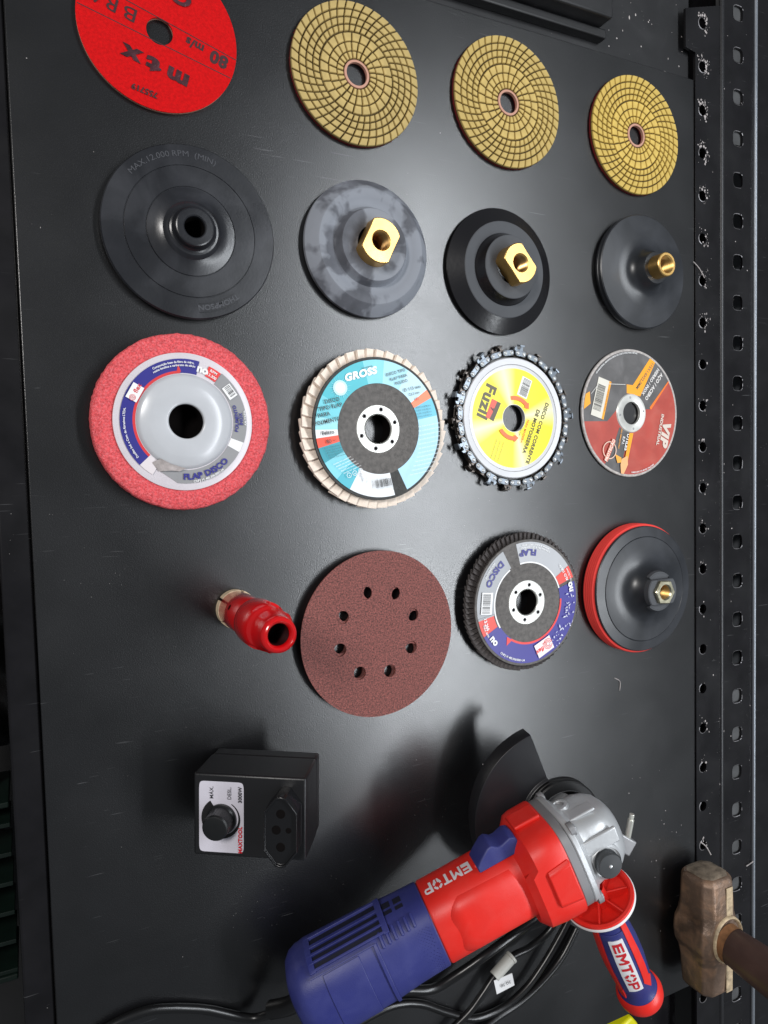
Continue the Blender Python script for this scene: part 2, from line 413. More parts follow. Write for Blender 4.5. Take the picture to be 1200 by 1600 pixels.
def curve_sheet(name, outer, holes, z0, z1, m, parent=None, loc=(0, 0, 0), kind=None, label=None):
    """flat sheet with real holes: 2D curve filled, extruded, turned into a mesh"""
    c = bpy.data.curves.new(name, 'CURVE'); c.dimensions = '2D'; c.fill_mode = 'BOTH'; c.extrude = (z1 - z0) / 2 * S
    for loop in [outer] + holes:
        s = c.splines.new('POLY'); s.points.add(len(loop) - 1); s.use_cyclic_u = True
        for p, (x, y) in zip(s.points, loop): p.co = (x * S, y * S, 0, 1)
    o = bpy.data.objects.new(name, c); me = bpy.data.meshes.new_from_object(o); bpy.data.objects.remove(o); bpy.data.curves.remove(c)
    me.transform(Matrix.Translation((0, 0, (z0 + z1) / 2 * S))); me.name = name
    me.materials.clear(); me.materials.append(m); me.shade_flat()
    ob = bpy.data.objects.new(name, me); col.objects.link(ob); ob.location = Vector(loc) * S
    if parent: ob.parent = parent
    if kind: ob['kind'] = kind
    if label: ob['label'] = label
    return ob
def circle(x, y, r, n=32, ry=None): return [(x + r * math.cos(2 * math.pi * i / n), y + (ry or r) * math.sin(2 * math.pi * i / n)) for i in range(n)]
def superrect(x, y, hx, hy, p=4, n=28):
    out = []
    for i in range(n):
        a = 2 * math.pi * i / n; c, s = math.cos(a), math.sin(a)
        out.append((x + hx * math.copysign(abs(c) ** (2 / p), c), y + hy * math.copysign(abs(s) ** (2 / p), s)))
    return out

# ================================================================== setting
mb = MB(); mb.box(-900, 1500, -1300, 1200, -260, -250)
mb.build('floor', M['floor'], kind='structure')
mb = MB(); mb.box(2.5, 551, -494, 341, -18, 0)
mb.build('tabletop', M['panel'], bevel=0.5, kind='structure')
mb = MB(); mb.box(-15, 2.2, -700, 500, -30, -3)
fr = mb.build('table_frame', M['steel_black'], bevel=1.5, kind='structure')
# dark steel sheet beyond the panel's top edge
mb = MB(); mb.box(120, 551, 341.6, 640, -24, -5); mb.build('back_shelf', M['steel_dust'], bevel=1, kind='structure')
mb = MB(); mb.box(120, 551, -760, -494.6, -40, -24); mb.build('lower_shelf', M['steel_black'], bevel=1, kind='structure')

# perforated steel upright along the right edge
post = thing('perforated_post', 'black perforated steel upright along the right edge of the panel, with round holes and slots', 'shelving post', (551.5, 0, 0))
ys = [390.8 - 37.55 * k for k in range(-1, 28)]
rnd = random.Random(3)
outer = [(0, -760), (32, -760), (32, 412), (-12, 399), (-12, 366), (0, 364)]
curve_sheet('holed_flange', outer, [circle(8.6, y, 4.6, 24) for y in ys if -750 < y < 400 and abs(y) < 700], -1, 1.4, M['steel_black'], post)
mb = MB(); pr = []
for k in range(9): a = R(180 - 22.5 * k); pr.append((34 + 2.6 * math.cos(a), 1.0 + 1.9 * math.sin(a)))
n = len(pr)
v = [(x, -760, z) for x, z in pr] + [(x, 640, z) for x, z in pr]
mb.add(v, [(i, i + 1, n + i + 1, n + i) for i in range(n - 1)]); mb.build('fold_ridge', mat('fold_highlight_steel', (0.02, 0.02, 0.022, 1), 0.36, 0.3, specks=.06), post, sharp=80)  # lighter than the flanges: the bend's highlight is put into the colour
sy = [412.9 - 37.55 * k for k in range(-4, 29)]
curve_sheet('slotted_flange', [(36, -760), (80, -760), (80, 640), (36, 640)], [superrect(58.3, y, 6.6, 6.6 + rnd.uniform(-.3, .3), 3.2) for y in sy if abs(y) < 620], -3, -1, M['steel_black'], post)
mb = MB()
mb.box(80.2, 82.6, -760, 640, -30, -1.4); mb.add([(81.3 + 1.9 * math.cos(R(20 * k)), y, -.4 + 1.9 * math.sin(R(20 * k))) for y in (-760, 640) for k in range(18)], [(k, (k + 1) % 18, 18 + (k + 1) % 18, 18 + k) for k in range(18)])
mb.build('outer_lip', mat('lip_highlight_steel', (0.24, 0.26, 0.29, 1), 0.38, 0.6, rough_var=0.1), post, sharp=50)  # pale base colour paints the bright highlight along the lip
# light worn rim round each hole, raised burr of bare metal
mb = MB()
for y in ys:
    if -700 < y < 400:
        a0 = rnd.uniform(90, 170); mb.lathe([(4.55, 1.45), (4.7, 1.75), (5.25, 1.5)], 14, a0=a0, a1=a0 + rnd.uniform(90, 190), T=Matrix.Translation((8.6, y, 0)))
for y in sy:
    if abs(y) < 620:
        L_ = superrect(58.3, y, 6.8, 6.8, 3.2, 28); L2 = superrect(58.3, y, 7.25, 7.25, 3.2, 28)
        for i in range(28):
            if rnd.random() < 0.0 or not (5 < i < 22 or rnd.random() < .35): continue
            j = (i + 1) % 28; mb.add([L_[i] + (-0.97,), L_[j] + (-0.97,), L2[j] + (-0.75,), L2[i] + (-0.75,)], [(0, 1, 2, 3)])
mb.build('hole_rim', mat('worn_hole_rim', rgb(120, 118, 120), 0.45, 0.5, var=0.5, var_scale=300), post, kind='stuff')
# grey board glimpsed through the end slots
mb = MB(); mb.box(590, 628, 296, 640, -9, -3.4); mb.build('board_behind_post', M['lowgrey'], kind='structure')
mb = MB(); mb.box(590, 628, -720, -202, -9, -3.4); mb.build('board_behind_post', M['lowgrey'], kind='structure')
mb = MB(); mb.box(637, 1100, -900, 800, -80, -31); mb.build('side_shelf', M['steel_black'], bevel=1, kind='structure')

# flecks of chipped paint and dust
def flecks(name, spots, m, zf, label, cat):
    mb = MB()
    for x, y, r, z in spots:
        n = rnd.randint(5, 8); ph = rnd.random() * 6; el = rnd.uniform(0.4, 1.0)
        v = [(x + r * el * math.cos(ph + 6.283 * i / n) * rnd.uniform(.6, 1.2), y + r * math.sin(ph + 6.283 * i / n) * rnd.uniform(.6, 1.2), z) for i in range(n)]
        v.append((x, y, z + min(.5, .3 * r) + .05)); mb.add(v, [(i, (i + 1) % n, n) for i in range(n)])
    o = mb.build(name, m, kind='stuff'); o['label'] = label; o['category'] = cat; return o
sp = []
for k, y in enumerate(ys):
    if not -700 < y < 400: continue
    dens = 60 if y > 250 else 26 if y > 120 else 8
    for _ in range(dens if y > 120 or rnd.random() < .55 else 1):
        a = rnd.uniform(-1.2, 2.4); d = 5.3 + abs(rnd.gauss(0, 3.2 if y > 120 else 2.2))
        sp.append((560.1 + d * math.cos(a) * .8, y + d * math.sin(a), rnd.choice((.25, .35, .5, .8, 1.2)), 1.42))
for _ in range(46): sp.append((552 + rnd.random() * 32, rnd.uniform(-420, 395), rnd.choice((.3, .3, .45, .9)), 1.42))
for _ in range(14): sp.append((585 + rnd.random() * 2, rnd.uniform(-420, 395), rnd.choice((.6, .9, 1.3)), 2.4))
for _ in range(26): sp.append((589 + rnd.random() * 40, rnd.uniform(-420, 420), rnd.choice((.25, .35, .7)), -.98))
for _ in range(24): sp.append((632.6 + rnd.random() * 1.4, rnd.uniform(-420, 120), rnd.choice((.5, .8)), .62))
flecks('paint_chips', sp, M['fleck'], 0, 'pale paint chips and dust specks scattered over the black perforated steel post', 'paint chips')
sp = [(rnd.uniform(6, 548), rnd.uniform(-480, 336), rnd.choice((.16, .2, .28, .4)), 0.02) for _ in range(70)]
sp += [(rnd.uniform(440, 549), rnd.uniform(-430, -260), rnd.choice((.3, .4, .6)), 0.02) for _ in range(26)]
sp += [(525, 356, 1.1, -4.98), (521, 344, 1.0, -4.98), (480, 380, 1.6, -4.98), (487, 384, 1.2, -4.98)]
sp += [(rnd.uniform(440, 549), rnd.uniform(345, 420), rnd.choice((.3, .5, .8)), -4.98) for _ in range(26)]
flecks('dust_specks', sp, M['fleck'], 0, 'tiny pale dust specks scattered over the black panel', 'dust')
# a few curled metal shavings
def shaving(pts, r, label, name='metal_shaving', m='fleck'):
    mb = MB(); mb.tube(pts, r, 6); o = mb.build(name, M[m]); o['label'] = label; o['category'] = 'shaving'; o['group'] = 'loose shavings on panel and post'
shaving([(556, -356, 1.8), (563, -362, 2.2), (570, -372, 1.8)], .6, 'pale curled shaving on the post just above the hammer head')
shaving([(452, -184, .5), (458, -188, .9), (458, -196, .5)], .35, 'tiny pale hooked shaving on the panel below the red-edged backing pad')
shaving([(548, 181, 1.9), (555, 176, 2.0), (562, 168, 1.9)], .4, 'thin grey shaving on the post beside the pad with the round brass insert')
shaving([(527, -437, .5), (541, -434, .8), (549, -432, .5)], .9, 'short cream splinter on the panel beside the grinder handle end')
shaving([(622, -398, .2), (630, -396, .5), (634, -394, .4)], .5, 'thin pale shaving on the slotted face of the post right of the hammer head')

# dark block on the back shelf
mb = MB(); b = thing('grey_block', 'dusty dark grey block lying past the top edge of the black panel', 'block', (0, 0, -5))
mb.box(160, 441, 358, 470, 0, 22); mb.build('block_body', M['steel_dust'], b, bevel=2)
mb = MB(); mb.box(156, 446, 350, 357.5, 0, 9); mb.build('block_foot', M['dark'], b, bevel=1.5)

# clutter below the left edge
cr = thing('plastic_crate', 'dark green slatted plastic crate standing below the left edge of the panel', 'crate', (-45, -260, -120))
mb = MB(); mb.box(-22, 26, 44, 48, 0, 60); mb.box(-22, -18, -70, 44, 0, 60); mb.box(-22, 26, -74, -70, 0, 60); mb.build('rim', M['green'], cr, bevel=1)
for k in range(6):
    mb = MB(); mb.box(-17.5, 26, 30 - 20 * k, 33 - 20 * k, 20, 58); mb.build('slat', M['green'], cr, bevel=.5)
def blanket(name, x0, x1, y0, y1, z, amp, m, label, cat, seed):
    r2 = random.Random(seed); ph = [(r2.uniform(.02, .09), r2.uniform(.02, .09), r2.uniform(0, 6)) for _ in range(6)]
    nx, ny = 24, 40; top = []; mb = MB()
    for j in range(ny + 1):
        for i in range(nx + 1):
            x = x0 + (x1 - x0) * i / nx; y = y0 + (y1 - y0) * j / ny
            e = min(1, 5 * min(i / nx, 1 - i / nx, j / ny, 1 - j / ny))
            h = sum(math.sin(a * x + b * y + c) for a, b, c in ph) * amp / 3
            top.append((x + 3 * math.sin(y * .07), y, z + e * (amp * 2 + h)))
    k = nx + 1; f = [(j * k + i, j * k + i + 1, (j + 1) * k + i + 1, (j + 1) * k + i) for j in range(ny) for i in range(nx)]
    bot = [(x, y, z - 4) for x, y, _ in top]; B_ = len(top); f += [tuple(B_ + q for q in reversed(g)) for g in f]
    mb.add(top + bot, f)
    o = mb.build(name, M[m], sharp=120); o['label'] = label; o['category'] = cat
blanket('folded_cloth', -130, -26, -330, -240, -150, 14, 'cloth', 'crumpled dark brown cloth below the panel at the lower left', 'cloth', 2)
blanket('dark_bag', -110, -14, -190, -60, -110, 14, 'clearbag', 'crumpled dark plastic bag in shadow below the left edge of the panel', 'bag', 5)
blanket('grey_board_cover', -110, -16, -20, 230, -70, 3, 'lowgrey', 'flat dark grey cover beside the upper left of the panel', 'cover', 8)
bt = thing('tool_case', 'dull black tool case half hidden below the left edge, between bag and crate', 'case', (-60, -205, -110))
mb = MB(); mb.box(-60, 26, -30, 14, 0, 30); mb.build('case_body', M['dark'], bt, bevel=5)
mb = MB(); mb.tube([(-10, -32, 24), (4, -36, 30), (16, -32, 24)], 2.2); mb.build('handle', M['bluepl'], bt)

# ================================================================== discs
def pad_base(root):
    mb = MB(); mb.lathe([(8.6, 0.3), (48.3, 0.3), (48.5, 2.0), (8.6, 2.0)], 96, closed=True); mb.build('velcro_backing', M['velcro'], root)
    mb = MB()
    for i in range(150):
        a = rnd.uniform(0, 6.283); r0 = 48.0; l = rnd.uniform(.4, 1.3); w = rnd.uniform(.3, .8) / 48
        mb.add([(r0 * math.cos(a - w), r0 * math.sin(a - w), .3), (r0 * math.cos(a + w), r0 * math.sin(a + w), .3), ((r0 + l) * math.cos(a), (r0 + l) * math.sin(a), .2), (r0 * math.cos(a), r0 * math.sin(a), 1.5)], [(0, 1, 2), (0, 2, 3), (1, 3, 2), (0, 3, 1)])
    o = mb.build('loose_fringe', M['velcro'], root, kind='stuff')
    mb = MB(); mb.lathe([(8.0, 2.02), (48.5, 2.02), (48.6, 2.9), (9.4, 2.9), (9.4, 3.6), (8.0, 3.6)], 96, closed=True)
    mb.build('resin_disc', M['resin_base'], root)
    mb = MB(); mb.lathe([(7.9, 2.0), (9.5, 2.0), (9.5, 4.1), (9.1, 4.3), (7.9, 4.2)], 48, closed=True); mb.build('centre_ring', M['pinkring'], root)
RINGS = [(43.5, 48.4, 44), (38.4, 42.4, 44), (33.5, 37.3, 44), (28.7, 32.4, 44), (22.0, 27.4, 24), (15.7, 21.0, 24), (10.5, 14.8, 24)]
def block_mesh(r0, r1, n):
    gap = 1.08; mb = MB(); rm = (r0 + r1) / 2; k = -0.0095 if n == 44 else -0.006
    pts = []
    for ins, z in ((0.0, 2.5), (0.0, 4.2), (0.3, 4.6)):
        row = []
        for r in (r0 + ins, r1 - ins):
            sh = (r - rm) * k; half = math.pi / n - (gap / 2 + ins) / r
            seq = (-half, 0, half) if r > rm else (half, -half)
            row += [(r * math.cos(sh + a), r * math.sin(sh + a), z) for a in seq]
        pts += row
    f = [(i, (i + 1) % 5, 5 + (i + 1) % 5, 5 + i) for i in range(5)] + [(5 + i, 5 + (i + 1) % 5, 10 + (i + 1) % 5, 10 + i) for i in range(5)] + [(10, 11, 12, 13, 14)]
    return mb.add(pts, f)
def twist(r): return -0.0095 * (r - 25)
blocks = None
pads = [((219.1, 274.3), 'tan diamond polishing pad second from the left in the top row, largest tan one, cut off by nothing but the top edge', 0.0),
        ((346.5, 279.9), 'middle one of the three tan polishing pads in the top row', 0.6),
        ((477.9, 278.4), 'tan polishing pad at the top right corner, nearest the steel post', 1.1)]
pads[0] = (pads[0][0], 'tan polishing pad directly right of the red printed pad in the top row', 0.0)
RES = [M['resin'], mat('diamond_resin_block_tan', rgb(188, 162, 94), .7, var=.12, var_scale=120, bump=.1, bump_scale=1500), mat('diamond_resin_block_yellow', rgb(200, 170, 84), .7, var=.12, var_scale=120, bump=.1, bump_scale=1500)]
for pi, ((x, y), lab, rot) in enumerate(pads):
    root = thing('polishing_pad', lab, 'polishing pad', (x, y, 0), 'tan diamond polishing pads')
    pad_base(root)
    root.rotation_euler = (0, 0, rot)
    if pi == 0: root.scale = (.985, .985, 1)
    if pi == 2: root.scale = (1.0, 1.0, 1)
    idx = 0
    for ri, (r0, r1, n) in enumerate(RINGS):
        src = block_mesh(r0, r1, n).build('block', RES[pi], root, rotz=twist((r0 + r1) / 2), sharp=25); st = 1
        for i in range(st, n):
            inst(src, root, (0, 0, rnd.uniform(-.08, .05)), twist((r0 + r1) / 2) + 2 * math.pi * i / n)

# red printed pad, felt side up
root = thing('red_pad', 'bright red felt pad with black lettering and two black lines, top left corner', 'polishing pad', (87.3, 272.4, 0))
mb = MB(); mb.lathe([(8.3, 0), (47.3, 0), (47.6, 1.8), (8.3, 1.8)], 96, closed=True); mb.build('resin_disc', M['pinkring'], root)
mb = MB(); mb.lathe([(8.0, 1.8), (47.5, 1.8), (47.7, 3.0), (8.0, 3.0)], 96, closed=True); mb.build('felt_face', M['felt_red'], root)
P = Print(3.0)
for (x0, y0), (x1, y1) in (((-46.6, 5.5), (43.1, -18.9)), ((-37.5, 28.8), (47.0, -6.8))):
    d = Vector((x1 - x0, y1 - y0)).normalized(); nn = Vector((-d.y, d.x)) * .28
    if y0 > 20: x0, y0 = (-42.0, 21.0)
    P.poly([(x0 - nn.x, y0 - nn.y), (x1 - nn.x, y1 - nn.y), (x1 + nn.x, y1 + nn.y), (x0 + nn.x, y0 + nn.y)], M['print_dark'])
P.text('80', 36.0, -9.0, 163, 7.4, M['print_dark'], .05); P.text('m/s', 21.0, -3.4, 163, 5.2, M['print_dark'], .04)
P.text('B', -17.3, 6.2, 163, 8.2, M['print_dark'], .0, sx=1.3); P.text('R', -28.0, 9.4, 163, 8.2, M['print_dark'], .0, sx=1.2); P.text('A', -36, 11.2, 163, 6.5, M['print_dark'], .02)
P.text('m', 9.5, -26.2, 163, 9.5, M['print_shine'], .05, sx=1.25); P.text('t', -4.6, -21.5, 163, 8.6, M['print_shine'], .06, sx=1.7); P.text('x', -17.5, -18.2, 163, 9.5, M['print_shine'], .05, sx=1.3)
P.text('755719', -10.5, -37.6, 168, 3.4, M['print_dark'], .03); P.text('G', 14.5, 23, 163, 9, M['print_shine'], .04, sx=1.2)
P.text('mix', -10, 30, 163, 8, M['print_shine'], .05, sx=1.2)
P.build('lettering', root)

# large rubber backing pad
root = thing('backing_pad', 'large dark rubber backing pad with embossed lettering and an open centre hole, no nut', 'backing pad', (101.2, 152.6, 0))
pf = [(6.3, 2), (52.5, 2), (53.6, 3.2), (53.7, 5.0), (53.0, 6.0), (40.8, 6.1), (40.6, 5.7), (40.2, 5.7), (40.0, 6.3), (27.8, 6.6), (27.6, 6.2), (27.2, 6.2), (27.0, 6.9), (23, 7.7), (20, 8.5), (18, 9.5), (16.6, 10.9), (15.6, 11.6), (14.4, 11.8), (13.4, 12.3), (12.6, 13.6), (12.0, 16.2), (11.5, 17.1), (10.8, 17.4), (7.2, 17.5), (6.5, 16.9), (6.3, 15)]
mb = MB(); mb.lathe(pf, 128, closed=True); mb.build('rubber_disc', M['rubber'], root, sharp=14)
mb = MB(); mb.lathe([(6.25, 0.5), (6.25, 15)], 40); mb.lathe([(0.1, .55), (6.25, .55)], 24); mb.build('centre_bore', M['hole'], root)
P = Print(5.95, step=.3); P.arctext('MAX.12.000 RPM  (MIN)', 47.6, 104, 3.4, M['raised_rubber'], .0, sx=1.15); P.build('embossed_lettering', root); P = Print(5.95, step=.3)
P.arctext('THOMPSON', 46.6, -70, 3.2, M['raised_rubber'], .03, sx=1.1)
P.build('embossed_lettering', root)
mb = MB()
for r0 in (43.9, 49.2): mb.lathe([(r0, 5.9), (r0, 6.45), (r0 + .3, 6.45), (r0 + .3, 5.9)], 20, a0=-86, a1=-54, closed=True)
mb.build('embossed_frame', M['rubber'], root)

# nuts -------------------------------------------------------------
def nut(name, parent, rfun, z0, z1, rin, m, m_in, n=96, floor=None, cham=.6):
    A = [2 * math.pi * i / n for i in range(n)]
    rings = [[(rfun(a) * math.cos(a), rfun(a) * math.sin(a), z0) for a in A],
             [(rfun(a) * math.cos(a), rfun(a) * math.sin(a), z1 - cham) for a in A],
             [((rfun(a) - cham) * math.cos(a), (rfun(a) - cham) * math.sin(a), z1) for a in A],
             [((rin + 1.1) * math.cos(a), (rin + 1.1) * math.sin(a), z1) for a in A],
             [(rin * math.cos(a), rin * math.sin(a), z1 - 1.1) for a in A]]
    mb = MB(); mb.loft(rings, caps=False); o = mb.build(name, m, parent, sharp=28)
    prof = []; z = z1 - 1.1; fl = floor if floor is not None else z0 - 6; k = 0
    while z > fl: prof.append((rin if k % 2 == 0 else rin + 1.0, z)); z -= .95; k += 1
    mb = MB(); mb.lathe(prof, 40); mb.lathe([(.1, fl), (rin, fl)], 24); mb.build('threaded_bore', m_in, o, sharp=20)
    return o
def two_flat(Rr, d, fa):
    return lambda a: min(Rr, d / max(1e-3, abs(math.cos(a - R(fa)))))
def hexf(d, fa):
    return lambda a: min(d / max(1e-3, abs(math.cos(a - R(fa + 60 * k)))) for k in range(3))

# dusty grey pad with brass nut
root = thing('backing_pad', 'dusty smudged grey stepped backing pad with a brass nut, above the cyan labelled flap disc', 'backing pad', (223.6, 155.7, 0), 'stepped backing pads with brass nuts')
mb = MB(); mb.lathe([(0.5, 1), (46.5, 1), (47.2, 2.5), (47.0, 5), (40.4, 11.5), (39.2, 12.3), (36, 12.4), (33, 11.3), (29.5, 9.8), (27.4, 10), (25.6, 13), (24.9, 15.6), (24.2, 16.5), (13, 16.6)], 128); mb.build('rubber_body', M['rubber_dusty'], root, sharp=30)
nut('brass_nut', root, two_flat(15.2, 11.0, -27), 16, 26.5, 6, M['brass'], M['brass_dark'])
# black stepped pad with brass nut
root = thing('backing_pad', 'clean stepped backing pad with glossy black conical bands and brass nut, above the yellow disc', 'backing pad', (336.8, 151.5, 0), 'stepped backing pads with brass nuts')
mb = MB(); mb.lathe([(0.5, 1), (47.0, 1), (47.9, 2.5), (47.7, 3.6), (36.3, 9.4)], 128, m=M['rubber_gloss'])
mb.lathe([(36.3, 9.4), (35.8, 9.8), (27.5, 9.6), (27.2, 9.3)], 128, m=M['rubber_mat'])
mb.lathe([(27.2, 9.3), (23.6, 17.6)], 128, m=M['rubber_gloss'])
mb.lathe([(23.6, 17.6), (23.2, 18), (13, 18.1)], 128, m=M['rubber_mat'])
mb.build('rubber_body', None, root, sharp=20)
nut('brass_nut', root, two_flat(14.6, 10.2, 40), 17.6, 29.5, 6, M['brass'], M['brass_dark'])
# smooth pad with round brass insert
root = thing('backing_pad', 'smooth thick black rubber backing pad with a tall round brass insert, beside the steel post', 'backing pad', (481.6, 164.2, 0))
mb = MB(); mb.lathe([(0.5, .5), (46.8, .5), (47.3, 1.5), (47.3, 3.2), (46.9, 3.6), (47.6, 4.2), (47.6, 7.2), (46.8, 8.0), (30, 8.8), (22.5, 9.6), (18.5, 11.5), (15.5, 15.5), (13.8, 20.2), (12.8, 21.6), (9.4, 22)], 128)
mb.build('rubber_body', M['rubber_soft'], root, sharp=40)
nut('brass_insert', root, lambda a: 9.7, 20, 33, 6.3, M['brass'], M['brass'])
# red edged pad
root = thing('backing_pad', 'black backing pad on a thick bright red foam layer, with a hex nut', 'backing pad', (473.1, -105.9, 0))
pf = [(1, .5), (54.0, .5), (55.3, 1.2)]
for z in (2.4, 4.6, 6.8, 9.0): pf += [(55.8, z - .9), (55.8, z + .5), (55.4, z + .75)]
pf += [(55.7, 11), (54.8, 12.2), (48, 12.4)]
mb = MB(); mb.lathe(pf, 128); mb.build('foam_layer', M['foam_red'], root, sharp=60)
mb = MB(); mb.lathe([(40, 12.3), (52.9, 12.3), (53.9, 13), (53.9, 14.2), (53.2, 14.9), (45.2, 15.9), (44.8, 15.5), (44.4, 16.1), (36, 16.6), (29, 17.6), (23.5, 19.8), (19, 24), (16.4, 29), (15.4, 31.4)], 128); mb.build('rubber_dome', M['rubber_soft'], root, sharp=22)
hub = two_flat(16, 10.6, 90)
A = [2 * math.pi * i / 64 for i in range(64)]
mb = MB(); mb.loft([[(hub(a) * math.cos(a), hub(a) * math.sin(a), 26) for a in A], [(hub(a) * math.cos(a), hub(a) * math.sin(a), 34.5) for a in A], [((hub(a) - .7) * math.cos(a), (hub(a) - .7) * math.sin(a), 35.2) for a in A], [(7.5 * math.cos(a), 7.5 * math.sin(a), 35.2) for a in A]], caps=False)
mb.build('hub', M['rubber_mat'], root, sharp=30)
mb = MB()
for s in (1, -1): mb.lathe([(10, 26), (17.2, 28.4), (16.4, 31.2), (10, 31.4)], 24, closed=True, a0=90 * s - 42, a1=90 * s + 42)
mb.build('hub_shoulder', M['rubber_mat'], root)
nut('hex_nut', root, hexf(9.4, 25), 34, 38.2, 5.6, M['zinc'], M['brass'], floor=24)

# ------------------------------------------------------------------ red nonwoven flap disc
root = thing('polishing_disc', 'thick red fibrous abrasive wheel with milky plastic hub and torn blue and grey label', 'polishing disc', (91.2, 33.9, 0))
mb = MB(); prof = [(30, .5), (53.6, .5), (54.6, 2), (54.9, 6), (54.6, 10.5), (53.6, 11.8), (48, 12.1), (30, 12.1)]
mb.lathe(prof, 160, closed=True)
# rough pile: push the rim in and out a little
nv = []
for (x, y, z) in mb.v:
    r = math.hypot(x, y); k = 1 + rnd.uniform(-.006, .006) if r > 50 else 1
    nv.append((x * k, y * k, z + (rnd.uniform(-.15, .15) if z > 11 else 0)))
mb.v = nv; mb.build('abrasive_ring', M['nonwoven'], root, sharp=60)
mb = MB(); mb.lathe([(26, 12.2), (41.8, 12.2), (42.5, 12.6), (42.4, 13.3), (39.5, 14.0), (27, 14.3)], 128, closed=False); mb.build('hub_flange', M['milky'], root, sharp=60)
mb = MB(); mb.lathe([(29.5, 14.0), (28.3, 15.6), (26.8, 16.6), (22.5, 17.6), (21.4, 18.0), (12, 18.4), (10.9, 18.1), (10.6, 17.5), (10.6, 2)], 128); mb.build('hub_dome', M['bluegrey'], root, sharp=60)
mb = MB(); mb.lathe([(.1, 2.2), (10.55, 2.2), (10.45, 16)], 48); mb.build('centre_bore', M['hole'], root)
P = Print(14.35)
GREY = (140, 140, 142); FLEX = (205, 48, 52)
P.sector(29.9, 38.6, 52, -20, GREY); P.sector(29.9, 38.2, -20, -30, WHITE); P.sector(29.9, 38.2, -30, -100, GREY)
P.poly([(-6.6, -37.3), (-5.2, -29.4), (-15, -26), (-19, -25), (-17.5, -29.5)], GREY)
P.sector(29.9, 38.6, 75, 223, NAVY); P.sector(29.7, 31.3, 94, 223, FLEX)
P.sector(29.9, 38.4, 223, 237, (214, 206, 208)); P.poly([(-1.5, 30.5), (-4.2, 30.2), (-3.2, 35.2)], FLEX)
P.sector(31.2, 38.0, 65.5, 52.5, (220, 52, 50))
P.arctext('RPM', 36.0, 59, 1.7, WHITE, .02); P.arctext('13.300', 33.2, 59, 1.7, WHITE, .02)
P.arctext('no', 34.6, 70, 4.6, WHITE, .05)
P.barcode(28.2, 19.0, -55, 7.5, 4.8, pad=.6)
P.arctext('POLIMENTO', 32.2, 4, 2.1, NAVY, .03, inward=True); P.arctext('INOX', 35.0, 3, 2.1, NAVY, .03, inward=True)
P.arctext('A36 / F.E.P.A.', 37.6, 4, 1.2, WHITE, .02, inward=True)
P.arctext('FLAP DISCO', 34.0, 291, 3.5, NAVY, .04, inward=True, sx=1.1); P.arctext('CNPJ: M: 480.306/0001-34', 37.2, 291, 1.3, WHITE, .02, inward=True)
P.arctext('Composição base de fibra de vidro,', 36.6, 100, 1.25, WHITE, .02); P.arctext('resina fenólica e carbureto de silício', 34.6, 100, 1.25, WHITE, .02)
P.arctext('Dunflex Ind. e Com. de Abrasivos LTDA.', 36.4, 192, 1.3, WHITE, .02)
P.rect(-29.3, 17.2, 60, 10, 7, WHITE); P.text('flex', -27.8, 19.8, 60, 2.6, FLEX, .03)
for q in (1.9, 1.3, .6):
    P.sector(q - .25, q, 0, 360, FLEX); n_ = 0
    # shift the ring just added to its place on the label
    cnt = (90 + 1) * 2
    for i in range(len(P.mb.v) - cnt, len(P.mb.v)): x, y, z = P.mb.v[i]; P.mb.v[i] = (x - 30.8, y + 14.2, z)
P.build('label', root)
# torn translucent flap of the label lifting off
mb = MB(); mb.add([(-21, -25, 14.9), (-16, -22.6, 17.0), (-10, -26, 17.2), (-1, -28.9, 16.2), (-5, -30.6, 15.6), (-10, -30, 16.4), (-17, -30.4, 15.2)], [(0, 1, 6), (1, 5, 6), (1, 2, 5), (2, 4, 5), (2, 3, 4)])
mb.build('torn_label_edge', mat('crinkled_film', rgb(168, 160, 158), 0.2, bump=1.0, bump_scale=200, var=0.3, var_scale=200), root, label='torn silver edge of the label curling up')

# ------------------------------------------------------------------ flap discs
def flap_ring(root, n, r0, r1, wid, thick, tilt, zc, m, h_amp=.25, rotoff=0):
    src = None
    for i in range(n):
        if src is None:
            mb = MB(); T = Matrix.Rotation(R(tilt), 4, 'X')
            L_ = (r1 - r0)
            pts = []
            for x in (r0, r0 + L_ * .6, r1 - .8, r1):
                dz = 0 if x < r1 - 1 else -.3
                for yy, zz in ((-wid / 2, -thick / 2), (wid / 2, -thick / 2), (wid / 2, thick / 2), (-wid / 2, thick / 2)):
                    p = T @ Vector((0, yy, zz)); pts.append((x, p.y, p.z + zc - (x - r0) * .05))
            mb.loft([pts[0:4], pts[4:8], pts[8:12], pts[12:16]])
            src = mb.build('flap', m, root, rotz=rotoff, sharp=30, bevel=.2)
        else:
            o = inst(src, root, (0, 0, rnd.uniform(-h_amp, h_amp)), rotoff + 2 * math.pi * i / n + rnd.uniform(-.01, .01)); s = 1 + rnd.uniform(-.008, .008); o.scale = (s, s, 1)
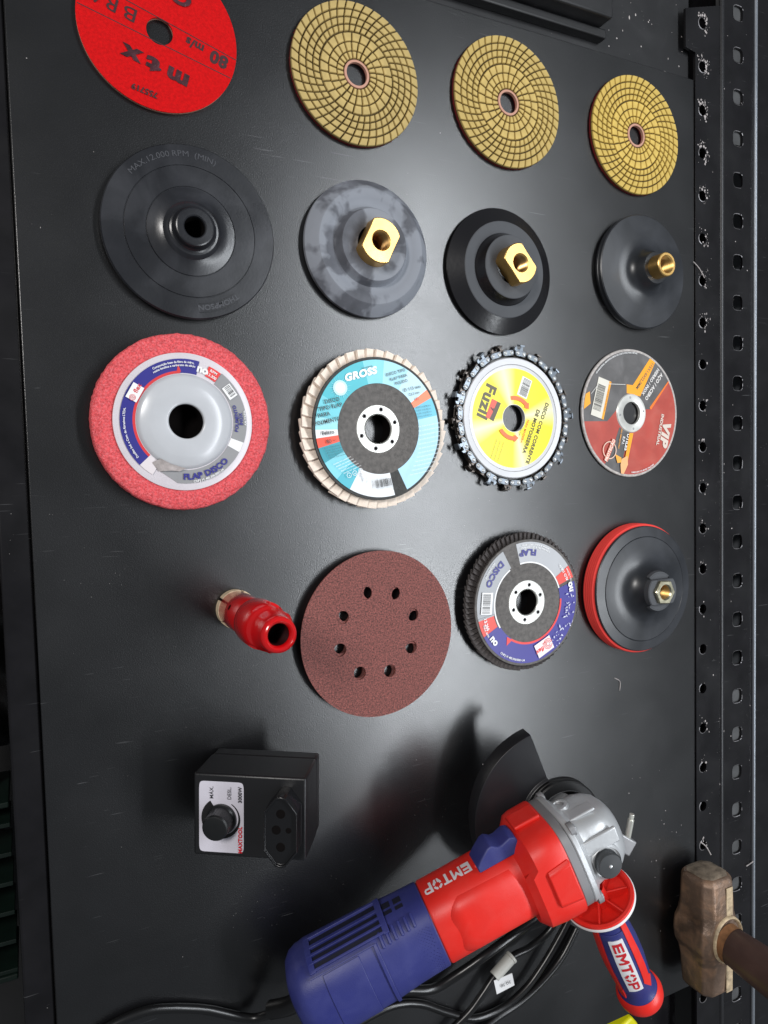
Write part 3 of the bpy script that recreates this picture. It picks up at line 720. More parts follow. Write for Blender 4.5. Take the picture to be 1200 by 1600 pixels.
def plate(root, r, ztop, zc, m_out, m_in, ring0, ring1, nrivet, hole, rr=13.8):
    mb = MB(); mb.lathe([(hole + .3, zc - 2.2), (r, ztop - 1.8), (r + .3, ztop - 1.0), (r, ztop), (32, ztop)], 128); mb.build('backing_plate', m_out, root, sharp=40)
    mb = MB(); mb.lathe([(32, ztop), (30, ztop - .35), (25, zc + .6), (ring1 - .5, zc), (hole + .3, zc)], 128); mb.build('recessed_centre', m_in, root, sharp=60)
    mb = MB(); mb.lathe([(ring1, zc + .05), (ring1 - .3, zc + .55), (hole + .5, zc + .6), (hole, zc + .1), (hole, zc - 5), (hole - .5, zc - 5), (hole - .5, zc + .1)], 96)
    rg = mb.build('metal_ring', M['tin'], root, sharp=40)
    for k in range(nrivet):
        a = 2 * math.pi * k / nrivet + .35
        mb = MB(); mb.lathe([(.05, .25), (.8, .2), (1.1, .0)], 14, m=M['hole']); mb.lathe([(1.1, 0.02), (1.4, .15), (1.65, 0)], 14, m=M['alu_dark'])
        mb.build('punched_dimple', None, rg, loc=(rr * math.cos(a), rr * math.sin(a), zc + .62))
    mb = MB(); mb.lathe([(hole - .6, zc - .3), (hole - .6, .4)], 48); mb.build('centre_bore', M['hole'], root)

root = thing('flap_disc', 'cyan labelled flap disc with cream felt flaps round its edge', 'flap disc', (224.2, 29.9, 0), 'labelled flap discs')
flap_ring(root, 44, 36, 55.6, 14.0, 2.0, 20, 8.6, M['felt_flap'])
plate(root, 49.6, 14.5, 12.6, M['fibre_dark'], M['fibre'], 10, 16.8, 6, 10.4)
P = Print(14.52)
C1 = (38, 172, 188); C2 = (120, 206, 222); C3 = (176, 220, 236)
ang = [(-64, 12, (166, 214, 234)), (12, 28, (96, 190, 214)), (28, 36, (250, 130, 84)), (36, 60, (188, 224, 236)), (60, 84, (160, 216, 230)), (84, 104, (122, 206, 220)), (104, 152, (60, 182, 196)), (152, 170, (104, 200, 214)), (170, 181, (150, 216, 226)), (181, 188, WHITE), (188, 196, (240, 74, 40)), (196, 209, (22, 150, 166)), (209, 226, (120, 206, 220)), (226, 240, (58, 178, 196)), (240, 283, (226, 230, 234))]
for a0, a1, c in ang: P.sector(31.6, 47.8, a0, a1, c)
# sun burst printed on the label
for k in range(26):
    a = R(360 / 26 * k); r1 = 8.5 if k % 2 else 6.8; w = R(5.5)
    P.put([(-29 + 3 * math.cos(a - w), 27.5 + 3 * math.sin(a - w)), (-29 + r1 * math.cos(a), 27.5 + r1 * math.sin(a)), (-29 + 3 * math.cos(a + w), 27.5 + 3 * math.sin(a + w))], [(0, 1, 2)], (150, 220, 230), same=k > 0)
P.poly([(-29 + p[0], 27.5 + p[1]) for p in circle(0, 0, 5.2, 24)], (190, 232, 240)); P.poly([(-29 + p[0], 27.5 + p[1]) for p in circle(0, 0, 3.8, 24)], (226, 244, 248))
P.text('GROSS', -13.2, 37.6, 15, 4.6, (245, 250, 250), .055, sx=1.15, shear=.2)
P.text('herramientas', -8.5, 42.4, 15, 1.1, BLACK)
g = (70, 84, 92)
P.text('DISCO TIPO', 13.5, 39.6, 16, 2.0, g, .01, centre=True); P.text('FLAP PARA', 15.8, 36.2, 16, 2.0, g, .01); P.text('PULIDO', 17.8, 33.0, 16, 2.0, g, .01)
P.text('Ø 115 mm', 26.2, 28.8, 14, 2.2, g, .01); P.text('22,2 mm', 27.8, 25.2, 14, 1.7, g, .01)
P.text('60', 30, 21.4, 14, 1.9, (200, 80, 50), .02)
for i in range(4): P.text('13.300 r/min 80 m/s', 34.8 + .3 * i, 16.0 - 2.2 * i, 10, 1.1, (60, 110, 130))
P.text('DISCO', -35.6, 19.0, 12, 2.6, BLACK, .012); P.text('TIPO FLAP', -37.0, 14.6, 12, 2.6, BLACK, .012); P.text('PARA', -41.8, 9.4, 12, 2.6, BLACK, .012); P.text('POLIMENTO', -39.4, 5.0, 12, 2.6, BLACK, .012, sx=.9)
P.text('Feltro', -39.2, -2.6, 8, 2.5, BLACK, .02); P.text('80', -38.8, -8.6, 10, 2.6, BLACK, .0); P.text('m/s', -34.6, -7.7, 10, 1.2, BLACK)
for i in range(5): P.text('Ø 115 x 22,2 mm r/min', -36.4 + .9 * i, -12.2 - 1.6 * i, 12, .9, (10, 70, 84))
for i in range(5): P.text('Atenção usar equipamento', -29.6 + 1.8 * i, -21.6 - 1.55 * i, 22, .9, WHITE)
for k, (x, y) in enumerate(((-24.8, -31.8), (-20.6, -30.4), (-16.2, -28.8))):
    P.put([(x + p[0], y + p[1]) for rr in (1.75, 1.45) for p in circle(0, 0, rr, 20)], [(i, (i + 1) % 20, 20 + (i + 1) % 20, 20 + i) for i in range(20)], WHITE); P.text('x%s' % ['', 'o', '+'][k], x, y, 20, 1.0, WHITE, .02)
P.text('FEPA', -13.8, -33.2, -68, 2.2, WHITE, .03)
for i in range(12): P.text('Usar óculos de proteção e luvas', 38.6 - .02 * i * i - 1.1 * max(0, i - 6), 3 - 3.1 * i, 10, .95, (226, 240, 248))
P.barcode(1.0, -38.2, 8, 13, 6.2, bg=None); P.text('7898', 9.5, -42, 8, 1.1, BLACK)
P.build('label', root)

root = thing('flap_disc', 'flap disc with dense dark grey flaps and a grey and blue label reading DISCO FLAP', 'flap disc', (350.2, -105.4, 0), 'labelled flap discs')
flap_ring(root, 76, 36, 54.6, 8.6, 1.0, 30, 8.2, M['grit_flap'], .2)
plate(root, 49.6, 14.5, 12.6, M['fibre'], M['fibre'], 10, 17.4, 6, 10.4)
P = Print(14.52); LG = (158, 161, 165)
P.sector(32.5, 47.8, 24, 103, (176, 178, 182)); P.sector(32.5, 47.8, 119, 190, LG)
P.sector(31.2, 32.4, 0, 103, WHITE); P.sector(31.2, 32.4, 122, 238, WHITE)
P.sector(31.2, 47.8, 212, 376, (46, 40, 138)); P.sector(31.2, 32.9, 238, 360, (222, 46, 44))
P.sector(32.5, 47.8, 20, 33, (228, 66, 52)); P.sector(33.5, 47.8, 192, 208, (224, 66, 52)); P.sector(33, 47.8, 190, 192, LG); P.sector(33, 47.8, 208, 213, (46, 40, 138))
P.poly([(-21, -24.5), (-16, -27.6), (-21.5, -31.5)], (222, 46, 44))
P.arctext('DISCO', 40.6, 141.5, 4.6, NAVY, .04, inward=True, sx=1.15); P.arctext('FLAP', 39.6, 90, 4.6, NAVY, .04, inward=True, sx=1.15)
P.arctext('Composição: Fibra de vidro, resina fenólica', 43.6, 80, 1.15, WHITE, .02, inward=True); P.arctext('carbureto de alumínio CNPJ M 480.306', 45.6, 80, 1.15, WHITE, .02, inward=True)
P.arctext('AÇO / INOX / MET', 45.6, 142, 1.2, WHITE, .02, inward=True)
P.arctext('ALO 100', 41.0, 28.5, 2.2, WHITE, .03, inward=True); P.arctext('Gr.', 41, 40, 1.8, WHITE, .02, inward=True); P.arctext('115 x 22,2mm', 44.6, 24.5, 1.5, WHITE, .02, inward=True)
P.arctext('13.266', 42.0, 197.5, 2.6, WHITE, .03, inward=True); P.arctext('MÁX. RPM', 44.5, 204, 1.6, WHITE, .02, inward=True)
P.barcode(-39.2, 3.2, 84, 15, 8, pad=.9)
P.arctext('no', 41.8, 218, 5.2, WHITE, .05, inward=True); P.arctext('no', 41.8, 12, 5.2, WHITE, .05, inward=True)
P.arctext('CNPJ: M 480.306/0001-34', 45.2, 248, 1.6, WHITE, .02, inward=True)
P.rect(14.2, -36.6, 205, 16.5, 11.5, (238, 226, 226)); P.text('flex', 10, -39.2, 205, 3.4, (222, 60, 60), .05, shear=.2); P.text('dunn', 14, -33.8, 205, 1.2, (222, 60, 60), .02)
for q in (4.3, 3.1, 1.9):
    P.sector(q - .5, q, 20, 360 if q > 4 else 330, (222, 60, 60)); cnt = (int(abs((360 if q > 4 else 330) - 20) / 4) + 1) * 2
    for i in range(len(P.mb.v) - cnt, len(P.mb.v)): x, y, z = P.mb.v[i]; P.mb.v[i] = (x + 17.8, y - 34.6, z)
# crackled white streaks where the blue print has worn away
for i in range(46):
    a = rnd.uniform(-62, 8); r = rnd.uniform(37, 47); l = rnd.uniform(1, 4.5); w = rnd.uniform(.2, .8); b = rnd.uniform(0, 3.1)
    x, y = r * math.cos(R(a)), r * math.sin(R(a)); dx, dy = math.cos(b), math.sin(b)
    q = [(x + dx * l * .5, y + dy * l * .5), (x - dy * w, y + dx * w), (x - dx * l * .5, y - dy * l * .5), (x + dy * w * .6, y - dx * w * .6)]
    if all(33.5 < math.hypot(*p) < 47.6 for p in q): P.put(q, [(0, 1, 2, 3)], (214, 216, 232), same=i > 0)
P.build('label', root)

# ------------------------------------------------------------------ chainsaw disc
root = thing('chainsaw_disc', 'yellow labelled disc with a saw chain wrapped round its silver rim', 'carving disc', (345.2, 39.0, 0))
mb = MB(); mb.lathe([(10.5, 3), (46, 3), (47, 4), (47, 6.4), (46.2, 7.2), (41.8, 7.0), (41.2, 6.6), (10.5, 6.6)], 128, closed=True); mb.build('steel_disc', M['silver'], root, sharp=30)
m_y = bpy.data.materials.new('yellow_foil_print'); m_y.use_nodes = True
nt = m_y.node_tree; N_ = nt.nodes; L2_ = nt.links; pb = N_['Principled BSDF']; pb.inputs['Roughness'].default_value = .35
tc = N_.new('ShaderNodeTexCoord'); gr = N_.new('ShaderNodeTexGradient'); gr.gradient_type = 'RADIAL'; L2_.new(tc.outputs['Object'], gr.inputs['Vector'])
rp = N_.new('ShaderNodeValToRGB'); L2_.new(gr.outputs['Fac'], rp.inputs['Fac']); L2_.new(rp.outputs['Color'], pb.inputs['Base Color'])
Yc = rgb(246, 232, 6); Wc = rgb(250, 246, 190); el = rp.color_ramp.elements
# printed pale rays at four angles (fraction of a turn, starting at -x)
stops = [(0.0, Yc), (.04, Wc), (.09, Yc), (.24, Yc), (.285, Wc), (.33, Yc), (.47, Yc), (.53, Wc), (.58, Yc), (.74, Yc), (.79, Wc), (.85, Yc), (1.0, Yc)]
el[0].position = 0; el[0].color = Yc; el[1].position = 1; el[1].color = Yc
for p_, c_ in stops[1:-1]: e = el.new(p_); e.color = c_
P = Print(6.62); P.sector(10.9, 38.6, 0, 360, m_y)
gy = (84, 76, 44)
P.text('Fuzil', -25.2, 12.4, -112, 9.2, gy, .045, sx=1.05)
P.poly([(-20.4, 14.8), (-12.2, 11.4), (-19.4, -2.6), (-26.6, .8)], (80, 70, 54)); P.poly([(-20.4, 14.8), (-15.6, 12.9), (-19.8, 4.8), (-23.2, -.8), (-26.6, .8)], (232, 88, 66))
P.text('y', -19.6, 6.4, -112, 3, (60, 30, 30), .06)
P.barcode(9.6, 22.6, 68, 0, 0, bg=None) if False else None
P.barcode(10.4, 24.0, -112, 14, 8.2, bg=(236, 236, 232), pad=.8)
P.text('DISCO COM CORRENTE', 22.2, -11.6, -113.5, 3.1, gy, .03, sx=1.02); P.text('DE MOTOSSERRA', 16.2, -10.4, -113.5, 3.1, gy, .03, sx=1.02)
P.text('PARA MADEIRA', 10.0, -10.2, -112, 1.9, (236, 130, 40), .02); P.text('110 x 22,2 mm', 6.8, -8.0, -112, 1.4, gy)
for q in range(3): P.text('indústria brasileira ferramentas', -19.6 + 3.2 * q, -23.6 - 1.2 * q, -112, .9, gy)
for a0, a1 in ((100, 42), (214, 268)):
    s = 1 if a1 > a0 else -1
    P.sector(14.2, 17.4, a0, a1, (238, 112, 50)); e = R(a1)
    P.poly([(12.6 * math.cos(e), 12.6 * math.sin(e)), (18.8 * math.cos(e), 18.8 * math.sin(e)), (15.6 * math.cos(e + s * .25), 15.6 * math.sin(e + s * .25))], (238, 112, 50))
P.build('label', root)
nl = 27
def stad(l, w, n=8):
    out = []
    for s, c in ((1, l / 2 - w / 2), (-1, -l / 2 + w / 2)):
        for i in range(n + 1):
            a = -math.pi / 2 + math.pi * i / n; out.append((c + s * w / 2 * math.cos(a), s * w / 2 * math.sin(a)))
    return out
up = None
for i in range(nl):
    a = 2 * math.pi * i / nl + .05
    x, y = 50.3 * math.cos(a), 50.3 * math.sin(a)
    if up is None:
        mb = MB(); w = stad(10.4, 4.4); mb.prism([(p[0], p[1] * (.84 if abs(p[0]) < 2.6 else 1)) for p in w], 7.2, 8.3); up = mb.build('chain_link', M['chain'], root, (x, y, 0), a + math.pi / 2, bevel=.3)
        rv = []
        for q in (-2.9, 2.9): mb = MB(); mb.lathe([(.05, 9.3), (1.1, 9.1), (1.6, 8.6), (1.7, 8.2)], 16); rv.append(mb.build('rivet', M['rivet'], up, (q, 0, 0)))
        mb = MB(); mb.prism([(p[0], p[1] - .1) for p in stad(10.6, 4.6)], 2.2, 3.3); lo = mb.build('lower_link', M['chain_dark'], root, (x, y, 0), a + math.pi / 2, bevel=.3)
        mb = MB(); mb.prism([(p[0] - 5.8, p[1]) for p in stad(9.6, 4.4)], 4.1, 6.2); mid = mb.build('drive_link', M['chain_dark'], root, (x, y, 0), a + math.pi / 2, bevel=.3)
    else:
        u2 = inst(up, root, (x, y, rnd.uniform(-.2, .25)), a + math.pi / 2 + rnd.uniform(-.05, .05))
        for r_ in rv: c_ = r_.copy(); col.objects.link(c_); c_.parent = u2
        inst(lo, root, (x, y, 0), a + math.pi / 2 + rnd.uniform(-.06, .06)); inst(mid, root, (x, y, 0), a + math.pi / 2)
# cutters alternate between the upper and the lower side of the chain
k = 0
for i in range(0, nl, 3):
    for off, upper in ((0, True), (1.5, False)):
        a = 2 * math.pi * (i + off + .2) / nl + .05
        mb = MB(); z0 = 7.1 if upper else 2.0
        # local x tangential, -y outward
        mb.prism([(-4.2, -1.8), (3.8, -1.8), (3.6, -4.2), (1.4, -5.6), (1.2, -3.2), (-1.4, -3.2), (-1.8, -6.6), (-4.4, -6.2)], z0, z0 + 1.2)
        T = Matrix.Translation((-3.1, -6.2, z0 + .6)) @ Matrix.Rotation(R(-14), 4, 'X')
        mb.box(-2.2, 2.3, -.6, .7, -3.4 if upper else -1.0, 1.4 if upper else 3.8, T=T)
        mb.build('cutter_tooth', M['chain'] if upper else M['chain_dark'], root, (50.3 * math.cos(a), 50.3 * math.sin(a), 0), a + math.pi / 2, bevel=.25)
mb = MB()
for i in range(nl):
    a = 2 * math.pi * (i + .5) / nl; T = Matrix.Translation((50.6 * math.cos(a), 50.6 * math.sin(a), 0)) @ Matrix.Rotation(a + math.pi / 2, 4, 'Z')
    if i % 3 == 1: mb.prism([(-1.5, -1.5), (2, -1.5), (2.6, -5.4), (.8, -4.2)], 4.0, 5.4, T=T)
mb.build('depth_gauge', M['chain_dark'], root, bevel=.2)

# ------------------------------------------------------------------ thin cutting disc
root = thing('cutting_disc', 'thin cutting disc with a brick red, dark grey and orange label and steel centre ring', 'cutting disc', (471.3, 44.8, 0))
mb = MB(); mb.lathe([(9.8, 1.0), (54.4, 1.0), (54.8, 1.6), (54.4, 2.6), (9.8, 2.6)], 128, closed=True); mb.build('abrasive_disc', mat('pale_grey_grit', rgb(176, 170, 166), .8, var=.25, var_scale=500, bump=.5), root)
DK = mat('worn_charcoal_print', rgb(84, 82, 82), .5, var=.15, var_scale=60, dust=rgb(126, 124, 124), dust_scale=70, dust_amt=.4); RD = mat('brick_red_print', rgb(172, 62, 48), .5, var=.12, var_scale=60, dust=rgb(190, 104, 88), dust_scale=60, dust_amt=.35); OR = (246, 164, 24)
P = Print(2.62); P.sector(16, 52.6, 0, 360, RD)
rim = lambda a, r=52.6: (r * math.cos(R(a)), r * math.sin(R(a)))
def arc(a0, a1, r=52.6, n=14): return [rim(a0 + (a1 - a0) * i / n, r) for i in range(n + 1)]
P.poly(arc(33, 188, n=40) + [(-27, -7), (-14, 5)] + [rim(a, 16.5) for a in (150, 130, 110, 90, 70, 50, 30, 12)] + [(23, 4)], DK)
P.poly(arc(-125, -101, n=8) + [(-9, -36), (-1.5, -17), (-13.5, -12), (-24, -36)], DK)
P.poly([rim(65), rim(61), rim(57.5), (10.5, 14.5), (2, 16.3), (-5, 17), (-5, 24.5), (2, 24)], OR)
P.poly([rim(33.2), rim(32.0), (23, 3.2), (21.5, 5.2)], (240, 120, 30))
P.poly([rim(163), rim(170), rim(177), (-45.3, 7.5), (-46, 17.5)], OR)
P.text('115X1,0X22,2MM', 15.9, 32.2, 229, 2.7, DK, .01, sx=1.02)
P.text('AÇO / ACERO', 26.6, 23.4, 229.5, 3.1, (222, 218, 214), .04); P.text('HIERRO / INOX', 22.4, 27.4, 229.5, 2.8, (222, 218, 214), .04)
P.text('VIP', 40.0, -18.2, -104, 8.4, (214, 200, 188), .06, sx=1.2, shear=.2); P.text('INDUSTRIAL', 33.6, -14.2, -104, 2.9, (214, 200, 188), .04, sx=1.15)
P.rect(-34.2, 12.2, 74, 33, 14, (216, 212, 200)); P.barcode(-36, 12.6, 74, 22, 8.5, bg=None, digits=False); P.rect(-28.2, 10.4, 74, 33, 2.2, OR); P.text('PRODUTO CONTROLADO', -28.2, 10.4, 74, 1.1, BLACK)
P.rect(-16.5, 24.2, 0, 19, .5, (210, 208, 204)); P.rect(-41, 19.6, 45, 11, .5, (210, 208, 204))
P.text('ÚTILES', -5.5, -25, -104, 3.2, WHITE, .04); P.text('E.P.I.', -9.8, -23.5, -104, 2.4, WHITE, .03); P.text('USO OBRIGATÓRIO', -13.4, -21.8, -104, 1.3, OR, .02)
P.poly([(-3, -17), (1.5, -17.2), (-5.5, -42), (-8.5, -40)], OR)
P.poly([(-12, -39), (-5.5, -36.5), (-5, -44), (-8, -49), (-10, -52), (-13, -51.5), (-13.5, -44)], (236, 176, 120)); P.poly([(-19.5, -34.8), (-12.5, -38), (-12.5, -42), (-17, -42.5)], (236, 168, 60))
for q in (7.6,):
    P.put([(-25.5 + p[0], -31.5 + p[1]) for rr in (q, q - .9) for p in circle(0, 0, rr, 28)], [(i, (i + 1) % 28, 28 + (i + 1) % 28, 28 + i) for i in range(28)], (226, 190, 170))
P.rect(-25.3, -31.5, 62, 20, 4.2, (206, 120, 100)); P.text('PROTEÇÃO', -25.3, -31.5, 62, 2.6, (240, 220, 205), .04)
P.arctext('VIP INDUSTRIAL ABRASIVOS DISCO DE CORTE FINO PARA METAIS', 51.3, 112, 1.2, WHITE, .02); P.arctext('FABRICADO NO BRASIL VALIDADE', 50.8, -76, 1.2, WHITE, .02, inward=True)
P.build('label', root)
mb = MB(); mb.lathe([(9.7, 1), (9.7, 3.3), (10.2, 3.6), (16.0, 3.5), (16.8, 2.6)], 96); rg = mb.build('steel_ring', M['tin'], root, sharp=40)
for k in range(4):
    a = k * math.pi / 2 + 1.7; mb = MB(); mb.lathe([(.05, .35), (.7, .25), (1.0, 0)], 12); mb.build('punched_dimple', M['alu_dark'], rg, (13.4 * math.cos(a), 13.4 * math.sin(a), 3.5))

# ------------------------------------------------------------------ stack of sanding discs
root = thing('sanding_disc_stack', 'stack of round maroon sandpaper sheets with eight holes beside the red core bit', 'sandpaper', (224.2, -116.4, 0))
hs = [(32, 108), (31, 66), (29.5, 22), (28.5, -27), (29, -75), (31, -122), (32, -166), (32, 152)]
nsh = 4
for k in range(nsh):
    top = k == nsh - 1; off = (0, 0) if top else (1.0 + .15 * k, -.8 + .2 * k); rt = 0 if top else -3.4 - .2 * k
    hl = [circle(r * math.cos(R(a + rt)), r * math.sin(R(a + rt)), 4.7, 24) for r, a in hs]
    ou = circle(0, 0, 60.0 - (0 if top else rnd.uniform(0, .8)), 120)
    z = 1.2 + 1.5 * k
    curve_sheet('sanding_sheet', ou, hl, z, z + 1.1, M['sand'] if top or k % 2 == 0 else M['sand_edge'], root, (off[0], off[1], 0))

# ------------------------------------------------------------------ diamond core bit
root = thing('core_drill_bit', 'glossy red diamond core bit standing on its tan cutting ring, beside the maroon sandpaper', 'core bit', (121.5, -88.0, 0))
mb = MB()
for k in range(5): mb.lathe([(8.4, 0), (10.5, 0), (10.5, 6), (8.4, 6)], 8, closed=True, a0=72 * k + 4, a1=72 * k + 68)
mb.build('diamond_ring', M['tan'], root, bevel=.3)
mb = MB(); mb.lathe([(9.9, 6), (10.1, 6.3), (10.1, 44), (9.8, 44.6)], 64, m=M['red_gloss']); mb.build('tube', None, root)
mb = MB()
for a in (150, 330):
    T = Matrix.Rotation(R(a), 4, 'Z') @ Matrix.Translation((10.12, 0, 26)) @ Matrix.Rotation(R(90), 4, 'Y'); mb.lathe([(.1, .02), (1.1, .02), (1.3, .15), (1.5, 0)], 16, T=T)
mb.build('side_hole', M['hole'], root)
mb = MB(); fl = two_flat(11.6, 10.2, 60)
def rg_(r, z, f=None): return [((f(a) if f else r) * math.cos(a), (f(a) if f else r) * math.sin(a), z) for a in A]
mb.loft([rg_(10.1, 44.2), rg_(11.2, 45), rg_(11.7, 47), rg_(11.7, 60), rg_(0, 61, fl), rg_(0, 70, fl), rg_(10.4, 71.5), rg_(9.2, 73), rg_(9.2, 76), rg_(8.6, 77), rg_(8.6, 84), rg_(8.1, 86.5), rg_(6.6, 87.4), rg_(5.4, 86.4), rg_(5.2, 84)], caps=False)
mb.build('shank', M['red_gloss'], root, sharp=50)
mb = MB(); prof = []
for q in range(24): prof.append((5.0 + (.5 if q % 2 else 0), 84.5 - .9 * q))
mb.lathe(prof, 40); mb.lathe([(.1, 63), (5.1, 63)], 24); mb.build('threaded_bore', mat('dark_red_bore', rgb(40, 6, 8), .4), root, sharp=25)

for o_ in list(root.children_recursive):
    if o_.type == 'MESH': o_.data.transform(Matrix.Diagonal((1.22, 1.22, 1.09, 1)))

# ================================================================== speed controller box, tipped on its plug
def rooted(name, label, cat, o, U, V, W):
    r_ = thing(name, label, cat); r_.matrix_world = Matrix(((U[0], V[0], W[0], o[0] * S), (U[1], V[1], W[1], o[1] * S), (U[2], V[2], W[2], o[2] * S), (0, 0, 0, 1))); return r_
U = Vector((.845, -.031, .534)).normalized(); W = Vector((-.534, .02, .845)); W = (W - U * W.dot(U)).normalized(); V = W.cross(U)
root = rooted('speed_controller', 'black tilted speed controller box with a white dial plate, round knob and raised socket', 'power controller', (111.4, -204.2, 55.45), U, V, W)
mb = MB(); mb.box(-34.35, 34.35, -25, 25, -32, 0); mb.build('housing', M['box'], root, bevel=1.3)
mb = MB(); mb.box(-34.0, 34.0, -24.7, 24.7, -43.9, -32.4); mb.build('back_cover', M['box'], root, bevel=1.6)
mb = MB(); mb.cyl((18, 0, -44), (18, 0, -55), 13, 10); mb.cyl((18, 0, -55), (18, 0, -62), 10, 8); mb.build('plug_body', M['box'], root, bevel=.8)
P = Print(0.05)
P.put([(p[0] - 17.2, p[1] - 1.0) for p in superrect(0, 0, 13.8, 21.6, 14, 40)], [tuple(range(40))], (206, 202, 212))
def dial(a0, a1, w0, w1, c):
    n = 24; v = []
    for i in range(n + 1):
        a = R(a0 + (a1 - a0) * i / n); w = w0 + (w1 - w0) * i / n; v += [((10.9 - w / 2) * math.cos(a) - 17, (10.9 - w / 2) * math.sin(a) - 2), ((10.9 + w / 2) * math.cos(a) - 17, (10.9 + w / 2) * math.sin(a) - 2)]
    P.put(v, [(2 * i, 2 * i + 1, 2 * i + 3, 2 * i + 2) for i in range(n)], c)
dial(57, -20, .5, 1.5, BLACK); dial(-20, -125, 1.5, 2.8, BLACK); dial(-125, -237, 2.8, 3.8, BLACK)
P.text('MÁX.', -23.2, 13.8, 90, 2.2, (50, 50, 56), .01, centre=True); P.text('DESL.', -12.2, 13.8, 90, 2.2, (50, 50, 56), .01); P.text('3000W', -5.6, 13.2, 90, 2.1, (40, 40, 44), .04)
P.text('MAXTOOL', -5.5, -14.2, 90, 2.2, (200, 24, 40), .05, sx=.98)
P.build('dial_plate', root)
mb = MB(); prof = [(9.2, 0.3), (9.2, 1.6), (8.6, 2.0), (7.9, 3), (7.7, 12.2), (7.0, 13.2), (6.2, 13.4), (.1, 13.2)]
mb.lathe(prof, 72, T=Matrix.Translation((-17, -2, 0))); kn = mb.build('knob', M['knob'], root, sharp=30)
mb = MB()
for k in range(30): a = 2 * math.pi * k / 30; mb.cyl((-17 + 7.75 * math.cos(a), -2 + 7.75 * math.sin(a), 3), (-17 + 7.6 * math.cos(a), -2 + 7.6 * math.sin(a), 12), .3, .25, 6)
mb.build('grip_ridges', M['knob'], kn, kind='stuff')
hexp = [(0, 21), (-3, 20.2), (-9.8, 11.5), (-9.8, -11.5), (-3, -20.2), (0, -21), (3, -20.2), (9.8, -11.5), (9.8, 11.5), (3, 20.2)]
mb = MB(); mb.loft([[(22.5 + x * k, -1.5 + y * k, z) for x, y in hexp] for k, z in ((1.02, 0), (1.0, 14.2), (.985, 14.6), (.93, 14.6), (.92, 13.2))], caps=True)
sk = mb.build('socket', mat('satin_black_socket', rgb(20, 20, 22), .26), root, sharp=30, bevel=.5)
for x, y, r_ in ((0, 10.5, 2.2), (0, -9, 2.2), (-2.6, 1, 2.2), (4.6, 1, 1.2)):
    mb = MB(); mb.lathe([(.05, 13.32), (r_, 13.32), (r_ + .05, 13.4), (r_ + .5, 13.25)], 20, T=Matrix.Translation((22.5 + x, -1.5 + y, 0))); mb.build('pin_hole', M['hole'], sk)

# ================================================================== angle grinder (local u = to the rear, v = handle side, w = up)
U = Vector((-.8996, -.3718, -.2292)).normalized(); W = Vector((-.2503, .0087, .9681)); W = (W - U * W.dot(U)).normalized(); V = W.cross(U)
O = Vector((341.6, -261.2, 84.2))
root = rooted('angle_grinder', 'red and blue corded angle grinder with black guard, metal head and side handle', 'angle grinder', O, U, V, W)
def sec(u, hv, hw, cv=0, cw=0, p=2.7, n=64, du=None):
    out = []
    for i in range(n):
        t = 2 * math.pi * i / n; c, s = math.cos(t), math.sin(t)
        v_ = cv - hv * math.copysign(abs(s) ** (2 / p), s); w_ = cw + hw * math.copysign(abs(c) ** (2 / p), c)
        uu = u + (du(v_, w_) if du else 0)
        out.append((uu, v_, w_))
    return out
# surface point of the round body at angle t from w toward -v
def surf(t, hv=25.2, hw=24.7, p=2.7, h=0):
    c, s = math.cos(t), math.sin(t); v_ = -hv * math.copysign(abs(s) ** (2 / p), s); w_ = hw * math.copysign(abs(c) ** (2 / p), c)
    q = Vector((v_, w_)); q = q * (1 + h / q.length); return q
mb = MB(); mb.loft([sec(52, 25.6, 25.2), sec(56, 25.5, 25), sec(100, 25.2, 24.7), sec(117.5, 25.2, 24.7), sec(118.6, 24.6, 24.2)])
mb.build('red_body', M['red_plastic'], root, sharp=40)
mb = MB(); mb.loft([sec(57, 20, 20, 0, 5.2), sec(60, 22, 20.5, 0, 5.2, 3.2), sec(98, 22, 20.2, 0, 5.4, 3.2), sec(108, 20.5, 19.5, 0, 5.0, 3.2), sec(110, 18, 17, 0, 4.6)])
mb.build('raised_panel', M['red_plastic'], root, sharp=60)
mb = MB(); mb.loft([sec(118.6, 24.4, 24), sec(119.4, 24.4, 24)]); mb.build('seam', M['red_dark'], root)
mb = MB(); mb.loft([sec(119.4, 24.8, 24.4), sec(120.2, 25.4, 25), sec(140, 26, 25.6), sec(150, 26.6, 26.2), sec(160, 27.4, 26.8), sec(203, 28.2, 27.4), sec(206, 27.6, 26.8), sec(209, 27.4, 26.6), sec(214, 25.5, 25), sec(218, 21.5, 21.5), sec(220, 16, 16), sec(221, 8, 8)])
blue = mb.build('motor_housing', M['blue_plastic'], root, sharp=28)
def patch(u0, u1, t0, t1, m, h0, h1, name, parent, hv=27.9, hw=27.2, hv1=None, label=None, n=6, bevel=.35):
    rings = []
    for i in range(n + 1):
        t = R(t0 + (t1 - t0) * i / n); a = surf(t, hv, hw, h=h0); b = surf(t, hv, hw, h=h1)
        rings.append([(u0, a.x, a.y), (u1, a.x, a.y), (u1, b.x, b.y), (u0, b.x, b.y)])
    mb = MB(); mb.loft(rings); return mb.build(name, m, parent, bevel=bevel, label=label)
patch(150, 200, 50, 100, M['slot'], -.6, .25, 'vent_shade_patch', blue, bevel=0)  # dark patch laid on the shell, painting the shade inside the slots
for k in range(5): patch(149, 201, 49.5 + 11.6 * k, 53.2 + 11.6 * k, M['blue_plastic'], -.5, 1.9, 'vent_rib', blue, bevel=.3)
patch(198, 202, 48, 101, M['blue_plastic'], -.5, 1.9, 'vent_frame', blue); patch(146.5, 150.5, 48, 101, M['blue_plastic'], -.5, 1.9, 'vent_frame', blue)
